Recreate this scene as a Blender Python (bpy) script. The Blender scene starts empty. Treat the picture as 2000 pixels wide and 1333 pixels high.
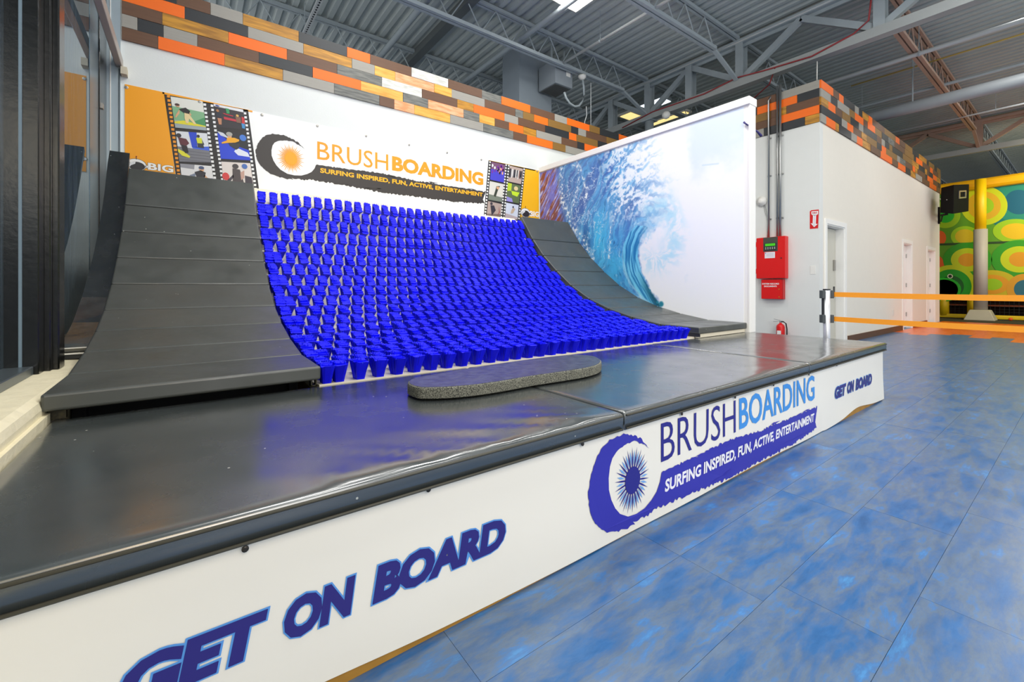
import bpy, bmesh, math, random
import numpy as np
from mathutils import Vector, noise as mnoise
random.seed(7)
S = bpy.context.scene
COL = S.collection

# ------------------------------------------------------------------ camera
CAMH = 1.05; HEAD = math.radians(53.38); FPX = 846.0; HOR = 561.0
cd = bpy.data.cameras.new('camera'); cam = bpy.data.objects.new('camera', cd); COL.objects.link(cam)
cam.location = (0, 0, CAMH); cam.rotation_euler = (math.pi/2, 0, HEAD-math.pi/2)
cd.sensor_width = 36; cd.lens = FPX/2000*36; cd.shift_y = -(666.5-HOR)/2000; cd.clip_start = .02; cd.clip_end = 200
S.camera = cam

# ------------------------------------------------------------------ world, lamps and added fill lights, exposure
W = bpy.data.worlds.new('World'); S.world = W; W.use_nodes = True
bg = W.node_tree.nodes['Background']; bg.inputs[0].default_value = (.95, .97, 1, 1); bg.inputs[1].default_value = .95
def area(name, loc, size, power, rot=(0, 0, 0), color=(1, .985, .95), sy=None):
    l = bpy.data.lights.new(name, 'AREA'); l.energy = power; l.color = color; l.size = size
    if sy: l.shape = 'RECTANGLE'; l.size_y = sy
    o = bpy.data.objects.new(name, l); COL.objects.link(o); o.location = loc; o.rotation_euler = rot
    return o
LAMP_AND_FILL = [(5.0, 5.0, 42), (2.0, 4.6, 40), (1.6, .2, 40), (5.2, .6, 50), (3.0, 2.5, 105), (.9, 2.4, 55), (7.4, .6, 26), (11.5, .4, 40), (15.5, .6, 45), (12.0, -2.6, 50), (7.5, -2.8, 50), (3.3, -2.8, 50)]  # lamp in view, lamp inferred over the frieze, then added fill without fixtures
for x, y, pw in LAMP_AND_FILL: area('ceiling_lamp_and_fill', (x, y, 5.76), .75, pw)
area('play_area_fill', (18.4, -0.4, 4.7), 1.5, 120, (0, math.radians(-62), 0), (1, .92, .6))  # added fill without a fixture, brightens and yellows the play structure
area('hall_side_fill', (1.2, -3.4, 3.6), 3.5, 170, (math.radians(66), 0, math.radians(-62)), (1, .98, .95))  # large unseen fill light added behind the camera
area('near_warm_fill', (-.1, -1.2, 2.6), 1.0, 16, (math.radians(55), 0, math.radians(-25)), (1, .78, .5))  # unseen warm light added near the camera for the banner's left end
S.view_settings.view_transform = 'Standard'; S.view_settings.look = 'None'
S.view_settings.exposure = .25; S.view_settings.gamma = 1; S.view_settings.use_curve_mapping = False

# ------------------------------------------------------------------ helpers
def lin(c):
    c = c/255.0
    return c/12.92 if c <= .04045 else ((c+.055)/1.055)**2.4
def rgb(c): return tuple(lin(v) for v in c)+(1,)
MATS = {}
def mat(name, c, rough=.5, metal=0, var=.06, scale=6, stretch=(1, 1, 1), bump=0, bscale=40, coat=0, spec=.5, emit=0, c2=None, ior=1.5):
    if name in MATS: return MATS[name]
    m = bpy.data.materials.new(name); m.use_nodes = True; MATS[name] = m
    nt = m.node_tree; N = nt.nodes; L = nt.links; p = N['Principled BSDF']
    p.inputs['Roughness'].default_value = rough; p.inputs['Metallic'].default_value = metal
    p.inputs['Specular IOR Level'].default_value = spec; p.inputs['Coat Weight'].default_value = coat; p.inputs['IOR'].default_value = ior
    g = N.new('ShaderNodeNewGeometry'); mp = N.new('ShaderNodeMapping'); mp.inputs['Scale'].default_value = stretch
    L.new(g.outputs['Position'], mp.inputs['Vector'])
    nz = N.new('ShaderNodeTexNoise'); nz.inputs['Scale'].default_value = scale; nz.inputs['Detail'].default_value = 5
    L.new(mp.outputs[0], nz.inputs['Vector'])
    a = rgb(c); mx = N.new('ShaderNodeMix'); mx.data_type = 'RGBA'
    if c2: A = a; B = rgb(c2)
    else:
        A = tuple(v*(1-var) for v in a[:3])+(1,); B = tuple(min(1, v*(1+var)) for v in a[:3])+(1,)
    mx.inputs['A'].default_value = A; mx.inputs['B'].default_value = B
    if c2:
        cr = N.new('ShaderNodeMapRange'); cr.inputs['From Min'].default_value = .38; cr.inputs['From Max'].default_value = .62
        L.new(nz.outputs['Fac'], cr.inputs['Value']); L.new(cr.outputs[0], mx.inputs['Factor'])
    else: L.new(nz.outputs['Fac'], mx.inputs['Factor'])
    L.new(mx.outputs['Result'], p.inputs['Base Color'])
    if bump:
        b = N.new('ShaderNodeBump'); b.inputs['Strength'].default_value = bump; b.inputs['Distance'].default_value = .02
        n2 = N.new('ShaderNodeTexNoise'); n2.inputs['Scale'].default_value = bscale; n2.inputs['Detail'].default_value = 4
        L.new(mp.outputs[0], n2.inputs['Vector']); L.new(n2.outputs['Fac'], b.inputs['Height']); L.new(b.outputs[0], p.inputs['Normal'])
    if emit:
        p.inputs['Emission Color'].default_value = a; p.inputs['Emission Strength'].default_value = emit
    return m
def newmesh(name, verts, faces, m, parent=None, smooth=False):
    me = bpy.data.meshes.new(name); me.from_pydata([tuple(v) for v in verts], [], faces); me.update()
    if m: me.materials.append(m)
    o = bpy.data.objects.new(name, me); COL.objects.link(o)
    if parent: put(o, parent)
    if smooth:
        for p in me.polygons: p.use_smooth = True
    return o
def put(o, parent):
    o.parent = parent
    if parent.type == 'EMPTY' or parent.location.length > 0:
        o.matrix_parent_inverse = parent.matrix_basis.inverted()
def bmo(name, bm, m, parent=None, smooth=False):
    me = bpy.data.meshes.new(name); bm.to_mesh(me); bm.free()
    if m: me.materials.append(m)
    o = bpy.data.objects.new(name, me); COL.objects.link(o)
    if parent: put(o, parent)
    if smooth:
        for p in me.polygons: p.use_smooth = True
    return o
def tag(o, label, cat, group=None):
    o['label'] = label; o['category'] = cat
    if group: o['group'] = group
    return o
def thing(name, label, cat, loc=(0, 0, 0), group=None):
    o = bpy.data.objects.new(name, None); COL.objects.link(o); o.location = loc; o.empty_display_size = .1
    return tag(o, label, cat, group)
def struct(o, label=None):
    o['kind'] = 'structure'
    if label: o['label'] = label
    return o
def bx(bm, lo, hi, bev=0, seg=2):
    x0, y0, z0 = lo; x1, y1, z1 = hi
    v = [bm.verts.new(p) for p in [(x0, y0, z0), (x1, y0, z0), (x1, y1, z0), (x0, y1, z0), (x0, y0, z1), (x1, y0, z1), (x1, y1, z1), (x0, y1, z1)]]
    fs = [bm.faces.new([v[i] for i in f]) for f in [(0, 3, 2, 1), (4, 5, 6, 7), (0, 1, 5, 4), (1, 2, 6, 5), (2, 3, 7, 6), (3, 0, 4, 7)]]
    if bev:
        es = list({e for f in fs for e in f.edges})
        bmesh.ops.bevel(bm, geom=es, offset=bev, segments=seg, affect='EDGES', profile=.5)
def box(name, lo, hi, m, parent=None, bev=0, seg=2):
    bm = bmesh.new(); bx(bm, lo, hi, bev, seg); return bmo(name, bm, m, parent)
def hexa(bm, P8, bev=0, seg=2):
    v = [bm.verts.new(p) for p in P8]
    fs = [bm.faces.new([v[i] for i in f]) for f in [(0, 3, 2, 1), (4, 5, 6, 7), (0, 1, 5, 4), (1, 2, 6, 5), (2, 3, 7, 6), (3, 0, 4, 7)]]
    bmesh.ops.recalc_face_normals(bm, faces=fs)
    if bev: bmesh.ops.bevel(bm, geom=list({e for f in fs for e in f.edges}), offset=bev, segments=seg, affect='EDGES', profile=.5)
def tube(bm, pts, r, n=8, cap=True):
    pts = [Vector(p) for p in pts]; rings = []
    for i, p in enumerate(pts):
        d = (pts[min(i+1, len(pts)-1)]-pts[max(i-1, 0)]).normalized()
        up = Vector((0, 0, 1)) if abs(d.z) < .9 else Vector((1, 0, 0))
        a = d.cross(up).normalized(); b = d.cross(a).normalized()
        rr = r[i] if isinstance(r, (list, tuple)) else r
        rings.append([bm.verts.new(p+a*math.cos(2*math.pi*k/n)*rr+b*math.sin(2*math.pi*k/n)*rr) for k in range(n)])
    for i in range(len(rings)-1):
        for k in range(n): bm.faces.new([rings[i][k], rings[i][(k+1) % n], rings[i+1][(k+1) % n], rings[i+1][k]])
    if cap: bm.faces.new(rings[0][::-1]); bm.faces.new(rings[-1])
def tubeo(name, pts, r, m, parent=None, n=8, smooth=True):
    bm = bmesh.new(); tube(bm, pts, r, n); bmesh.ops.recalc_face_normals(bm, faces=bm.faces); return bmo(name, bm, m, parent, smooth)
def bar(bm, a, b, w, h):
    "rectangular bar from a to b: w sideways, h in the other direction"
    a = Vector(a); b = Vector(b); d = (b-a).normalized()
    up = Vector((0, 0, 1)) if abs(d.z) < .95 else Vector((0, 1, 0))
    s = d.cross(up).normalized()*w/2; t = s.cross(d).normalized()*h/2
    hexa(bm, [a-s-t, a+s-t, a+s+t, a-s+t, b-s-t, b+s-t, b+s+t, b-s+t])
def lathe(bm, prof, c, n=20, axis='z'):
    rings = []
    for r, z in prof:
        ring = []
        for k in range(n):
            a = 2*math.pi*k/n; p = (r*math.cos(a), r*math.sin(a), z)
            if axis == 'x': p = (z, p[0], p[1])
            if axis == 'y': p = (p[0], z, p[1])
            ring.append(bm.verts.new((c[0]+p[0], c[1]+p[1], c[2]+p[2])))
        rings.append(ring)
    for i in range(len(rings)-1):
        for k in range(n): bm.faces.new([rings[i][k], rings[i][(k+1) % n], rings[i+1][(k+1) % n], rings[i+1][k]])
    bm.faces.new(rings[0][::-1]); bm.faces.new(rings[-1])
    bmesh.ops.recalc_face_normals(bm, faces=bm.faces)
# measured point of the survey photograph (2000x1333) -> point on a known plane of the room
FW = Vector((math.cos(HEAD), math.sin(HEAD), 0)); RT = Vector((math.sin(HEAD), -math.cos(HEAD), 0))
def on(u, v, ax, val):
    d = FW*FPX+RT*(u-1000)+Vector((0, 0, HOR-v)); o = Vector((0, 0, CAMH)); i = 'xyz'.index(ax)
    return o+d*((val-o[i])/d[i])

# ------------------------------------------------------------------ flat print (inks on banners and signs)
INK = bpy.data.materials.new('printed_ink'); INK.use_nodes = True
_n = INK.node_tree.nodes; _a = _n.new('ShaderNodeAttribute'); _a.attribute_name = 'ink'
INK.node_tree.links.new(_a.outputs['Color'], _n['Principled BSDF'].inputs['Base Color']); _n['Principled BSDF'].inputs['Roughness'].default_value = .45
class Print:
    "collects flat coloured shapes (a,b) of one plane; a plane is origin + a*A + b*B, ink layers stand off along N"
    def __init__(s, O, A, B, N): s.O = Vector(O); s.A = Vector(A); s.B = Vector(B); s.N = Vector(N).normalized(); s.v = []; s.f = []; s.c = []
    def poly(s, pts, c, layer=0):
        i0 = len(s.v)
        for a, b in pts: s.v.append(s.O+s.A*a+s.B*b+s.N*(.0012*(layer+1)))
        s.f.append(list(range(i0, i0+len(pts)))); s.c.append(rgb(c))
    def ell(s, a, b, ra, rb, c, layer=0, n=20): s.poly([(a+ra*math.cos(2*math.pi*k/n), b+rb*math.sin(2*math.pi*k/n)) for k in range(n)], c, layer)
    def rect(s, a0, b0, a1, b1, c, layer=0): s.poly([(a0, b0), (a1, b0), (a1, b1), (a0, b1)], c, layer)
    def tris(s, verts, faces, c, layer=0):
        i0 = len(s.v)
        for a, b in verts: s.v.append(s.O+s.A*a+s.B*b+s.N*(.0012*(layer+1)))
        for f in faces: s.f.append([i0+i for i in f]); s.c.append(rgb(c))
    def build(s, name, parent=None):
        o = newmesh(name, s.v, s.f, INK, parent); me = o.data
        at = me.color_attributes.new('ink', 'FLOAT_COLOR', 'CORNER'); k = 0; buf = []
        for p, c in zip(me.polygons, s.c): buf += list(c)*p.loop_total
        at.data.foreach_set('color', buf)
        return o
def glyphs(body, offset=0.0, shear=0.0, spacing=1.0):
    cu = bpy.data.curves.new('t', 'FONT'); cu.body = body; cu.offset = offset; cu.shear = shear; cu.space_character = spacing; cu.resolution_u = 3
    o = bpy.data.objects.new('t', cu); COL.objects.link(o)
    dg = bpy.context.evaluated_depsgraph_get(); dg.update()
    me = bpy.data.meshes.new_from_object(o.evaluated_get(dg))
    V = [(v.co.x, v.co.y) for v in me.vertices]; Fc = [list(p.vertices) for p in me.polygons]
    bpy.data.objects.remove(o); bpy.data.curves.remove(cu); bpy.data.meshes.remove(me)
    return V, Fc
def text(P, body, a0, b0, a1, b1, c, layer=0, offset=0.0, shear=0.0, spacing=1.0, ref=None, warp=None, H=None):
    "fits the words into the box a0..a1 x b0..b1; ref = bbox taken from another weight"
    V, Fc = glyphs(body, offset, shear, spacing)
    R = ref or (min(v[0] for v in V), min(v[1] for v in V), max(v[0] for v in V), max(v[1] for v in V))
    out = []
    for x, y in V:
        s_ = (x-R[0])/(R[2]-R[0]); t = (y-R[1])/(R[3]-R[1])
        if warp: s_ = warp(s_)
        out.append((a0+(a1-a0)*s_, b0+(b1-b0)*t))
    P.tris(out, Fc, c, layer); return R

def words(P, body, a0, b0, a1, b1, c, layer, offset, shear, finish, name='printed_word'):
    V, Fc = glyphs(body, offset, shear); Rr = (min(v[0] for v in V), min(v[1] for v in V), max(v[0] for v in V), max(v[1] for v in V))
    ws = body.split(' '); prev = -1e9
    for i in range(len(ws)):
        Vp, _ = glyphs(' '.join(ws[:i+1]), offset, shear); end = max(v[0] for v in Vp)+.02
        fs = [f for f in Fc if prev < sum(V[k][0] for k in f)/len(f) <= end]; prev = end
        used = sorted({k for f in fs for k in f}); mp_ = {k: n for n, k in enumerate(used)}
        Q_ = P(); Q_.tris([(a0+(a1-a0)*(V[k][0]-Rr[0])/(Rr[2]-Rr[0]), b0+(b1-b0)*(V[k][1]-Rr[1])/(Rr[3]-Rr[1])) for k in used], [[mp_[k] for k in f] for f in fs], c, layer)
        finish(Q_.build(name))
# ------------------------------------------------------------------ materials
M_white = mat('painted_drywall', (226, 229, 224), .75, var=.02, bump=.04, bscale=60)
M_warmwall = mat('warm_drywall', (238, 232, 218), .75, var=.02, bump=.04, bscale=60)
M_trim = mat('white_trim', (246, 244, 238), .55, var=.02)
M_steel = mat('grey_painted_steel', (160, 170, 174), .55, var=.08)
M_steel2 = mat('orange_lit_steel', (176, 146, 128), .6, var=.12)  # grey steel with the orange floor bounce painted into its colour
M_deck = mat('grey_roof_deck', (172, 180, 178), .6, 0, var=.12, scale=2)
M_pipe = mat('pale_pipe_paint', (180, 184, 184), .45, var=.05)
M_galv = mat('galvanised_conduit', (175, 176, 174), .3, .85, var=.1, scale=30)
M_black = mat('black_frame_paint', (15, 16, 15), .22, var=.3, scale=14, bump=.05, bscale=25)
M_dgrey = mat('dark_alloy', (95, 105, 110), .3, .6, var=.1)
M_lgrey = mat('brushed_alloy', (165, 162, 155), .35, .7, var=.08)
M_sill = mat('cream_painted_concrete', (226, 216, 184), .45, var=.06, scale=9, bump=.35, bscale=14)
M_red = mat('red_enamel', (225, 8, 10), .35, var=.02)
M_plastic = mat('white_plastic', (236, 234, 226), .4, var=.02)
M_rubber = mat('black_rubber', (38, 40, 42), .5, var=.1)
M_cream = mat('cream_board', (238, 229, 205), .6, var=.05, scale=10)
M_ply = mat('bare_plywood', (196, 160, 108), .7, var=.15, scale=12, stretch=(1, 1, 6))
M_dply = mat('stained_plywood', (90, 78, 52), .7, var=.3, scale=10)
M_belt = mat('orange_webbing', (252, 160, 36), .75, var=.03, scale=80)
M_chrome = mat('polished_post', (222, 224, 228), .42, .6, var=.03)
M_skirtbase = mat('skirt_vinyl', (244, 240, 228), .4, var=.02, scale=2, bump=.12, bscale=3)
M_banner = mat('banner_vinyl', (248, 248, 244), .42, var=.01, bump=.08, bscale=2.5)
M_ctrl = mat('black_speaker_cabinet', (10, 10, 10), .7, var=.3, scale=60, spec=.2)

def vinyl(name, c, rough=.24, bump=.25, ior=1.95, cw=.6):
    "scuffed black gym vinyl: soft folds, hairline scratches and small pale chips"
    m = mat(name, c, rough, var=.2, scale=3, spec=.5, bump=bump, bscale=2.2, ior=ior)
    m.node_tree.nodes['Principled BSDF'].inputs['Coat Weight'].default_value = cw; m.node_tree.nodes['Principled BSDF'].inputs['Coat IOR'].default_value = 1.7; m.node_tree.nodes['Principled BSDF'].inputs['Coat Roughness'].default_value = rough*.8
    nt = m.node_tree; N = nt.nodes; L = nt.links; p = N['Principled BSDF']
    src = p.inputs['Base Color'].links[0].from_socket
    g = next(n for n in N if n.type == 'NEW_GEOMETRY')
    vo = N.new('ShaderNodeTexVoronoi'); vo.inputs['Scale'].default_value = 17; vo.inputs['Randomness'].default_value = 1
    L.new(g.outputs['Position'], vo.inputs['Vector'])
    lt = N.new('ShaderNodeMath'); lt.operation = 'LESS_THAN'; lt.inputs[1].default_value = .06; L.new(vo.outputs['Distance'], lt.inputs[0])
    sc = N.new('ShaderNodeTexNoise'); sc.inputs['Scale'].default_value = 1.9; L.new(g.outputs['Position'], sc.inputs['Vector'])
    gt = N.new('ShaderNodeMath'); gt.operation = 'GREATER_THAN'; gt.inputs[1].default_value = .55; L.new(sc.outputs['Fac'], gt.inputs[0])
    mu = N.new('ShaderNodeMath'); mu.operation = 'MULTIPLY'; L.new(lt.outputs[0], mu.inputs[0]); L.new(gt.outputs[0], mu.inputs[1])
    mx = N.new('ShaderNodeMix'); mx.data_type = 'RGBA'; L.new(mu.outputs[0], mx.inputs['Factor'])
    L.new(src, mx.inputs['A']); mx.inputs['B'].default_value = rgb((190, 190, 180)); L.new(mx.outputs['Result'], p.inputs['Base Color'])
    # roughness worn unevenly
    rn = N.new('ShaderNodeTexNoise'); rn.inputs['Scale'].default_value = 5; rn.inputs['Detail'].default_value = 6; L.new(g.outputs['Position'], rn.inputs['Vector'])
    mr = N.new('ShaderNodeMapRange'); mr.inputs['From Min'].default_value = .3; mr.inputs['From Max'].default_value = .7
    mr.inputs['To Min'].default_value = rough*.75; mr.inputs['To Max'].default_value = rough*1.5; L.new(rn.outputs['Fac'], mr.inputs['Value']); L.new(mr.outputs[0], p.inputs['Roughness'])
    return m
M_mat = vinyl('black_mat_vinyl', (62, 67, 67), .21, .03)
M_pad = vinyl('black_pad_vinyl', (64, 67, 63), .38, .12, 1.55, .25)

# wood planks of the frieze
WOOD = {
 'o': mat('orange_stained_board', (255, 112, 8), .55, var=.06, scale=5, stretch=(1, 1, 9)),
 'k': mat('black_stained_board', (40, 43, 46), .5, var=.25, scale=5, stretch=(1, 1, 9)),
 'g': mat('grey_stained_board', (158, 154, 144), .6, var=.1, scale=5, stretch=(1, 1, 9)),
 'd': mat('charcoal_washed_board', (92, 94, 90), .6, scale=5, stretch=(1, 1, 9), c2=(128, 128, 120)),
 'b': mat('brown_stained_board', (104, 72, 50), .55, var=.22, scale=5, stretch=(1, 1, 9)),
 'y': mat('golden_pine_board', (206, 146, 38), .5, scale=3, stretch=(1, 1, 8), c2=(158, 106, 26)),
 'l': mat('hotspot_golden_board', (240, 184, 84), .5, scale=3, stretch=(1, 1, 8), c2=(214, 150, 50)),  # golden pine with the lamp hotspot's brightness painted into both tones
 'w': mat('hotspot_whitewashed_board', (232, 230, 220), .6, scale=6, stretch=(1, 1, 7), c2=(196, 196, 186)),  # whitewashed grain, paled further by hotspot light put into the colour
 's': mat('hotspot_orange_board', (238, 150, 96), .6, scale=5, stretch=(1, 1, 6), c2=(246, 186, 140)),  # orange board with hotspot light painted in, plus whitewash streaks
 'm': mat('olive_brown_board', (138, 102, 44), .55, var=.2, scale=5, stretch=(1, 1, 9)),
}
def floor_mat(name, cols, rough=.3):
    m = bpy.data.materials.new(name); m.use_nodes = True; nt = m.node_tree; N = nt.nodes; L = nt.links; p = N['Principled BSDF']
    g = N.new('ShaderNodeNewGeometry'); oi = N.new('ShaderNodeObjectInfo')
    ad = N.new('ShaderNodeVectorMath'); ad.operation = 'MULTIPLY_ADD'; L.new(oi.outputs['Random'], ad.inputs[0]); ad.inputs[1].default_value = (37, 91, 13); L.new(g.outputs['Position'], ad.inputs[2])
    mp = N.new('ShaderNodeMapping'); mp.inputs['Scale'].default_value = (1, 3.2, 1); L.new(ad.outputs[0], mp.inputs['Vector'])
    n1 = N.new('ShaderNodeTexNoise'); n1.inputs['Scale'].default_value = 3.3; n1.inputs['Detail'].default_value = 9; n1.inputs['Roughness'].default_value = .68; n1.inputs['Distortion'].default_value = .25
    L.new(mp.outputs[0], n1.inputs['Vector'])
    cr = N.new('ShaderNodeValToRGB'); e = cr.color_ramp.elements
    for i, (pos, c) in enumerate(cols):
        q = e[i] if i < 2 else e.new(pos)
        q.position = pos; q.color = rgb(c)
    L.new(n1.outputs['Fac'], cr.inputs[0])
    n2 = N.new('ShaderNodeTexNoise'); n2.inputs['Scale'].default_value = 9; n2.inputs['Detail'].default_value = 8; n2.inputs['Roughness'].default_value = .7; L.new(mp.outputs[0], n2.inputs['Vector'])
    mr = N.new('ShaderNodeMapRange'); mr.inputs['From Min'].default_value = .3; mr.inputs['From Max'].default_value = .7; mr.inputs['To Min'].default_value = .84; mr.inputs['To Max'].default_value = 1.14; L.new(n2.outputs['Fac'], mr.inputs['Value'])
    mm = N.new('ShaderNodeVectorMath'); mm.operation = 'SCALE'; L.new(cr.outputs[0], mm.inputs[0]); L.new(mr.outputs[0], mm.inputs['Scale'])
    L.new(mm.outputs[0], p.inputs['Base Color']); p.inputs['Roughness'].default_value = rough; p.inputs['IOR'].default_value = 1.65
    b = N.new('ShaderNodeBump'); b.inputs['Strength'].default_value = .05; b.inputs['Distance'].default_value = .01; L.new(n2.outputs['Fac'], b.inputs['Height']); L.new(b.outputs[0], p.inputs['Normal'])
    return m
M_floor = floor_mat('blue_vinyl_plank', [(.28, (14, 84, 142)), (.40, (40, 98, 156)), (.49, (72, 104, 146)), (.55, (92, 112, 136)), (.62, (60, 112, 170)), (.74, (74, 148, 204))])
M_ofloor = floor_mat('orange_vinyl_plank', [(.35, (240, 92, 20)), (.5, (252, 112, 28)), (.65, (255, 132, 60))])
M_subfloor = mat('grey_subfloor', (70, 84, 98), .5, var=.1)

# ================================================================== SETTING
# ---- floor
floor = struct(box('floor', (-1.2, -6, -.12), (34, 19, -.003), M_floor), 'vinyl plank floor, blue near the stage and orange beyond')
def floor_plank(x0, x1, y0, y1, m):
    j = random.uniform(0, .0006)
    return box('plank', (x0+.0006, y0+.0006, -.0028), (x1-.0006, y1-.0006, j), m, floor)
PW, PL = .305, .915
def vis(x, y):
    p = Vector((x, y, -CAMH)); d = p.dot(FW)
    if d < .3: return False
    u = 1000+FPX*p.dot(RT)/d; v = HOR+FPX*CAMH/d
    return -200 < u < 2250 and v < 1550
nb = 0
for r in range(-9, 9):
    y0 = .355+r*PW; off = [0, .35, .62, .18, .8, .48][r % 6] if r not in (0,) else 0
    if r == 0: off = 1.665 % PL
    if r == -1: off = 1.985 % PL
    if r == 1: off = 2.45 % PL
    x = off-2*PL
    while x < 19:
        xa, xb = x, x+PL; x += PL
        ya, yb = y0, y0+PW
        if xb < .2 or xa > 18.5: continue
        if xb < 5.2 and ya > 1.2: continue
        if ya > 2.75: continue
        if not (vis(xa, ya) or vis(xb, yb) or vis(xb, ya) or vis(xa, yb)): continue
        lim = 12.6+[.1, -.25, .3, -.1, .2][r % 5]
        if yb < .3 and xa > 17: continue
        floor_plank(xa, min(xb, 18.6), ya, min(yb, 2.80), M_floor if xa < lim else M_ofloor); nb += 1
print('floor planks', nb)
struct(box('trim_1', (18.6, -6, -.002), (20.55, 12, .006), mat('dark_carpet', (62, 58, 34), .95, var=.2)), 'dark carpet strip before the play structure')

# ---- ceiling deck (ribs run in y)
bm = bmesh.new(); prof = []; x = -1.6
while x < 34:
    prof += [(x, 6.20), (x+.055, 6.20), (x+.085, 6.14), (x+.17, 6.14)]; x += .2
va = [bm.verts.new((p[0], -7, p[1])) for p in prof]; vb = [bm.verts.new((p[0], 20, p[1])) for p in prof]
for i in range(len(prof)-1): bm.faces.new([va[i], vb[i], vb[i+1], va[i+1]])
tv = [bm.verts.new(p) for p in [(-1.6, -7, 6.25), (34, -7, 6.25), (34, 20, 6.25), (-1.6, 20, 6.25)]]; bm.faces.new(tv)
struct(bmo('ceiling', bm, M_deck), 'grey corrugated steel roof deck')

# ---- far wall of the hall
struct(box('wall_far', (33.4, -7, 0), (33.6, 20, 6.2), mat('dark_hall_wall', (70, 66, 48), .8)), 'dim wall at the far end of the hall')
struct(box('wall_rear', (-1.6, 19.8, 0), (34, 20, 6.2), mat('grey_hall_wall', (110, 112, 108), .8)), 'hall wall beyond the partitions')

# ---- back wall with plank frieze
YB = 6.03
wb = struct(box('wall_back', (-.75, YB, 0), (8.66, YB+.16, 4.285), M_white), 'white partition behind the brush ramp with a frieze of stained boards')
rows = [
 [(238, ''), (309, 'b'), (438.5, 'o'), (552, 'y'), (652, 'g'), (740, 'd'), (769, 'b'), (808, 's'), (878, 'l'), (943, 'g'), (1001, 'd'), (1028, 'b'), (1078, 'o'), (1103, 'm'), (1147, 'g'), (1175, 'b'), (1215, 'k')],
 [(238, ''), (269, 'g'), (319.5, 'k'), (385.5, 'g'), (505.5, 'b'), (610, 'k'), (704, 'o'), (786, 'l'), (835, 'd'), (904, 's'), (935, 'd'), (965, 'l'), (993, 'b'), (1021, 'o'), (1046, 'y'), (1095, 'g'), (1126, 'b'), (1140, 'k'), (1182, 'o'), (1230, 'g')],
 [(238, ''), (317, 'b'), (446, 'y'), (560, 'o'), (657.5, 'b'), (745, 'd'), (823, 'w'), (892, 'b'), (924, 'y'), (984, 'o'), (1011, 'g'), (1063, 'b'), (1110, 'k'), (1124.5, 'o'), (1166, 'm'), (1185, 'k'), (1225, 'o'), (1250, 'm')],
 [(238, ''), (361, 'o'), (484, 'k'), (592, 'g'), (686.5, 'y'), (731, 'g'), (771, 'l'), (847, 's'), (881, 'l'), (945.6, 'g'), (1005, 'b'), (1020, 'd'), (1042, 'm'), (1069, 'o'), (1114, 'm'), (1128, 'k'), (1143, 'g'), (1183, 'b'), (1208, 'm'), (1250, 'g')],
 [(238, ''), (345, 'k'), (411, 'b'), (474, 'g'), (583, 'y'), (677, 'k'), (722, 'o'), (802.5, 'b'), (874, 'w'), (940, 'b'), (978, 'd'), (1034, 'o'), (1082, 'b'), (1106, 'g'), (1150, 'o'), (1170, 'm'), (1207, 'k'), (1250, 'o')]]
Z0 = 3.617
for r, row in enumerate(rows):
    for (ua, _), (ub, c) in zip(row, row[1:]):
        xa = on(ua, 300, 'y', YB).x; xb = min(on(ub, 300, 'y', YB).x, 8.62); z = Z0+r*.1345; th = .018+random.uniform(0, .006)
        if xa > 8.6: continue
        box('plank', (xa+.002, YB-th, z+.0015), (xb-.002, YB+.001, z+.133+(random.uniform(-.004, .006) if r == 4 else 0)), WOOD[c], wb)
# plaster joint line left of the frieze
# ---- small building to the right
XA, YF, XR = 8.65, 2.81, 18.25
side = struct(box('wall_left_side', (XA, YF, 0), (XA+.15, 11, 3.882), mat('grey_white_drywall', (228, 229, 224), .75, var=.02)), 'pale end wall of the inner room carrying the red fire panels')
# long face with three doorways
DO = [(8.96, 9.87, 2.165), (14.05, 14.85, 2.14), (16.62, 17.55, 2.11)]
bm = bmesh.new(); xs = XA+.15
for a, b, h in DO: bx(bm, (xs, YF, 0), (a, YF+.15, 3.882)); bx(bm, (a, YF, h), (b, YF+.15, 3.882)); xs = b
bx(bm, (xs, YF, 0), (XR, YF+.15, 3.882))
face = struct(bmo('wall_front', bm, M_warmwall), 'long cream wall of the inner room with three doorways')
struct(box('wall_right_side', (XR-.15, YF+.15, 0), (XR, 11, 4.59), M_warmwall), 'far end wall of the inner room')
struct(box('trim_2', (XA+.01, YF+.16, 3.9), (XR-.16, 10.9, 3.95), M_steel), 'flat lid of the inner room')
def frieze(parent, kind, row, seq, a0, a1):
    z = 3.884+row*.1432
    th = .02+random.uniform(0, .005)
    if kind == 'A': box('plank', (XA-th, a0+.002, z+.0015), (XA+.15, a1-.002, z+.1417), WOOD[seq], parent)
    else: box('plank', (a0+.002, YF-th, z+.0015), (a1-.002, YF+.04, z+.1417), WOOD[seq], parent)
rowsA = [[(1601, ''), (1573, 'y'), (1493, 'k'), (1472, 'g'), (1440, 'b')], [(1601, ''), (1523, 'o'), (1470, 'b'), (1440, 'y')], [(1601, ''), (1537, 'b'), (1520, 'y'), (1506, 'b'), (1440, 'm')],
         [(1601, ''), (1558, 'k'), (1479.6, 'o'), (1440, 'k')], [(1601, ''), (1517, 'g'), (1479, 'b'), (1440, 'y')]]
for r, row in enumerate(rowsA):
    for (ua, _), (ub, c) in zip(row, row[1:]):
        frieze(side, 'A', r, c, max(on(ua, 300, 'x', XA).y, YF+.001), on(ub, 300, 'x', XA).y)
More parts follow.
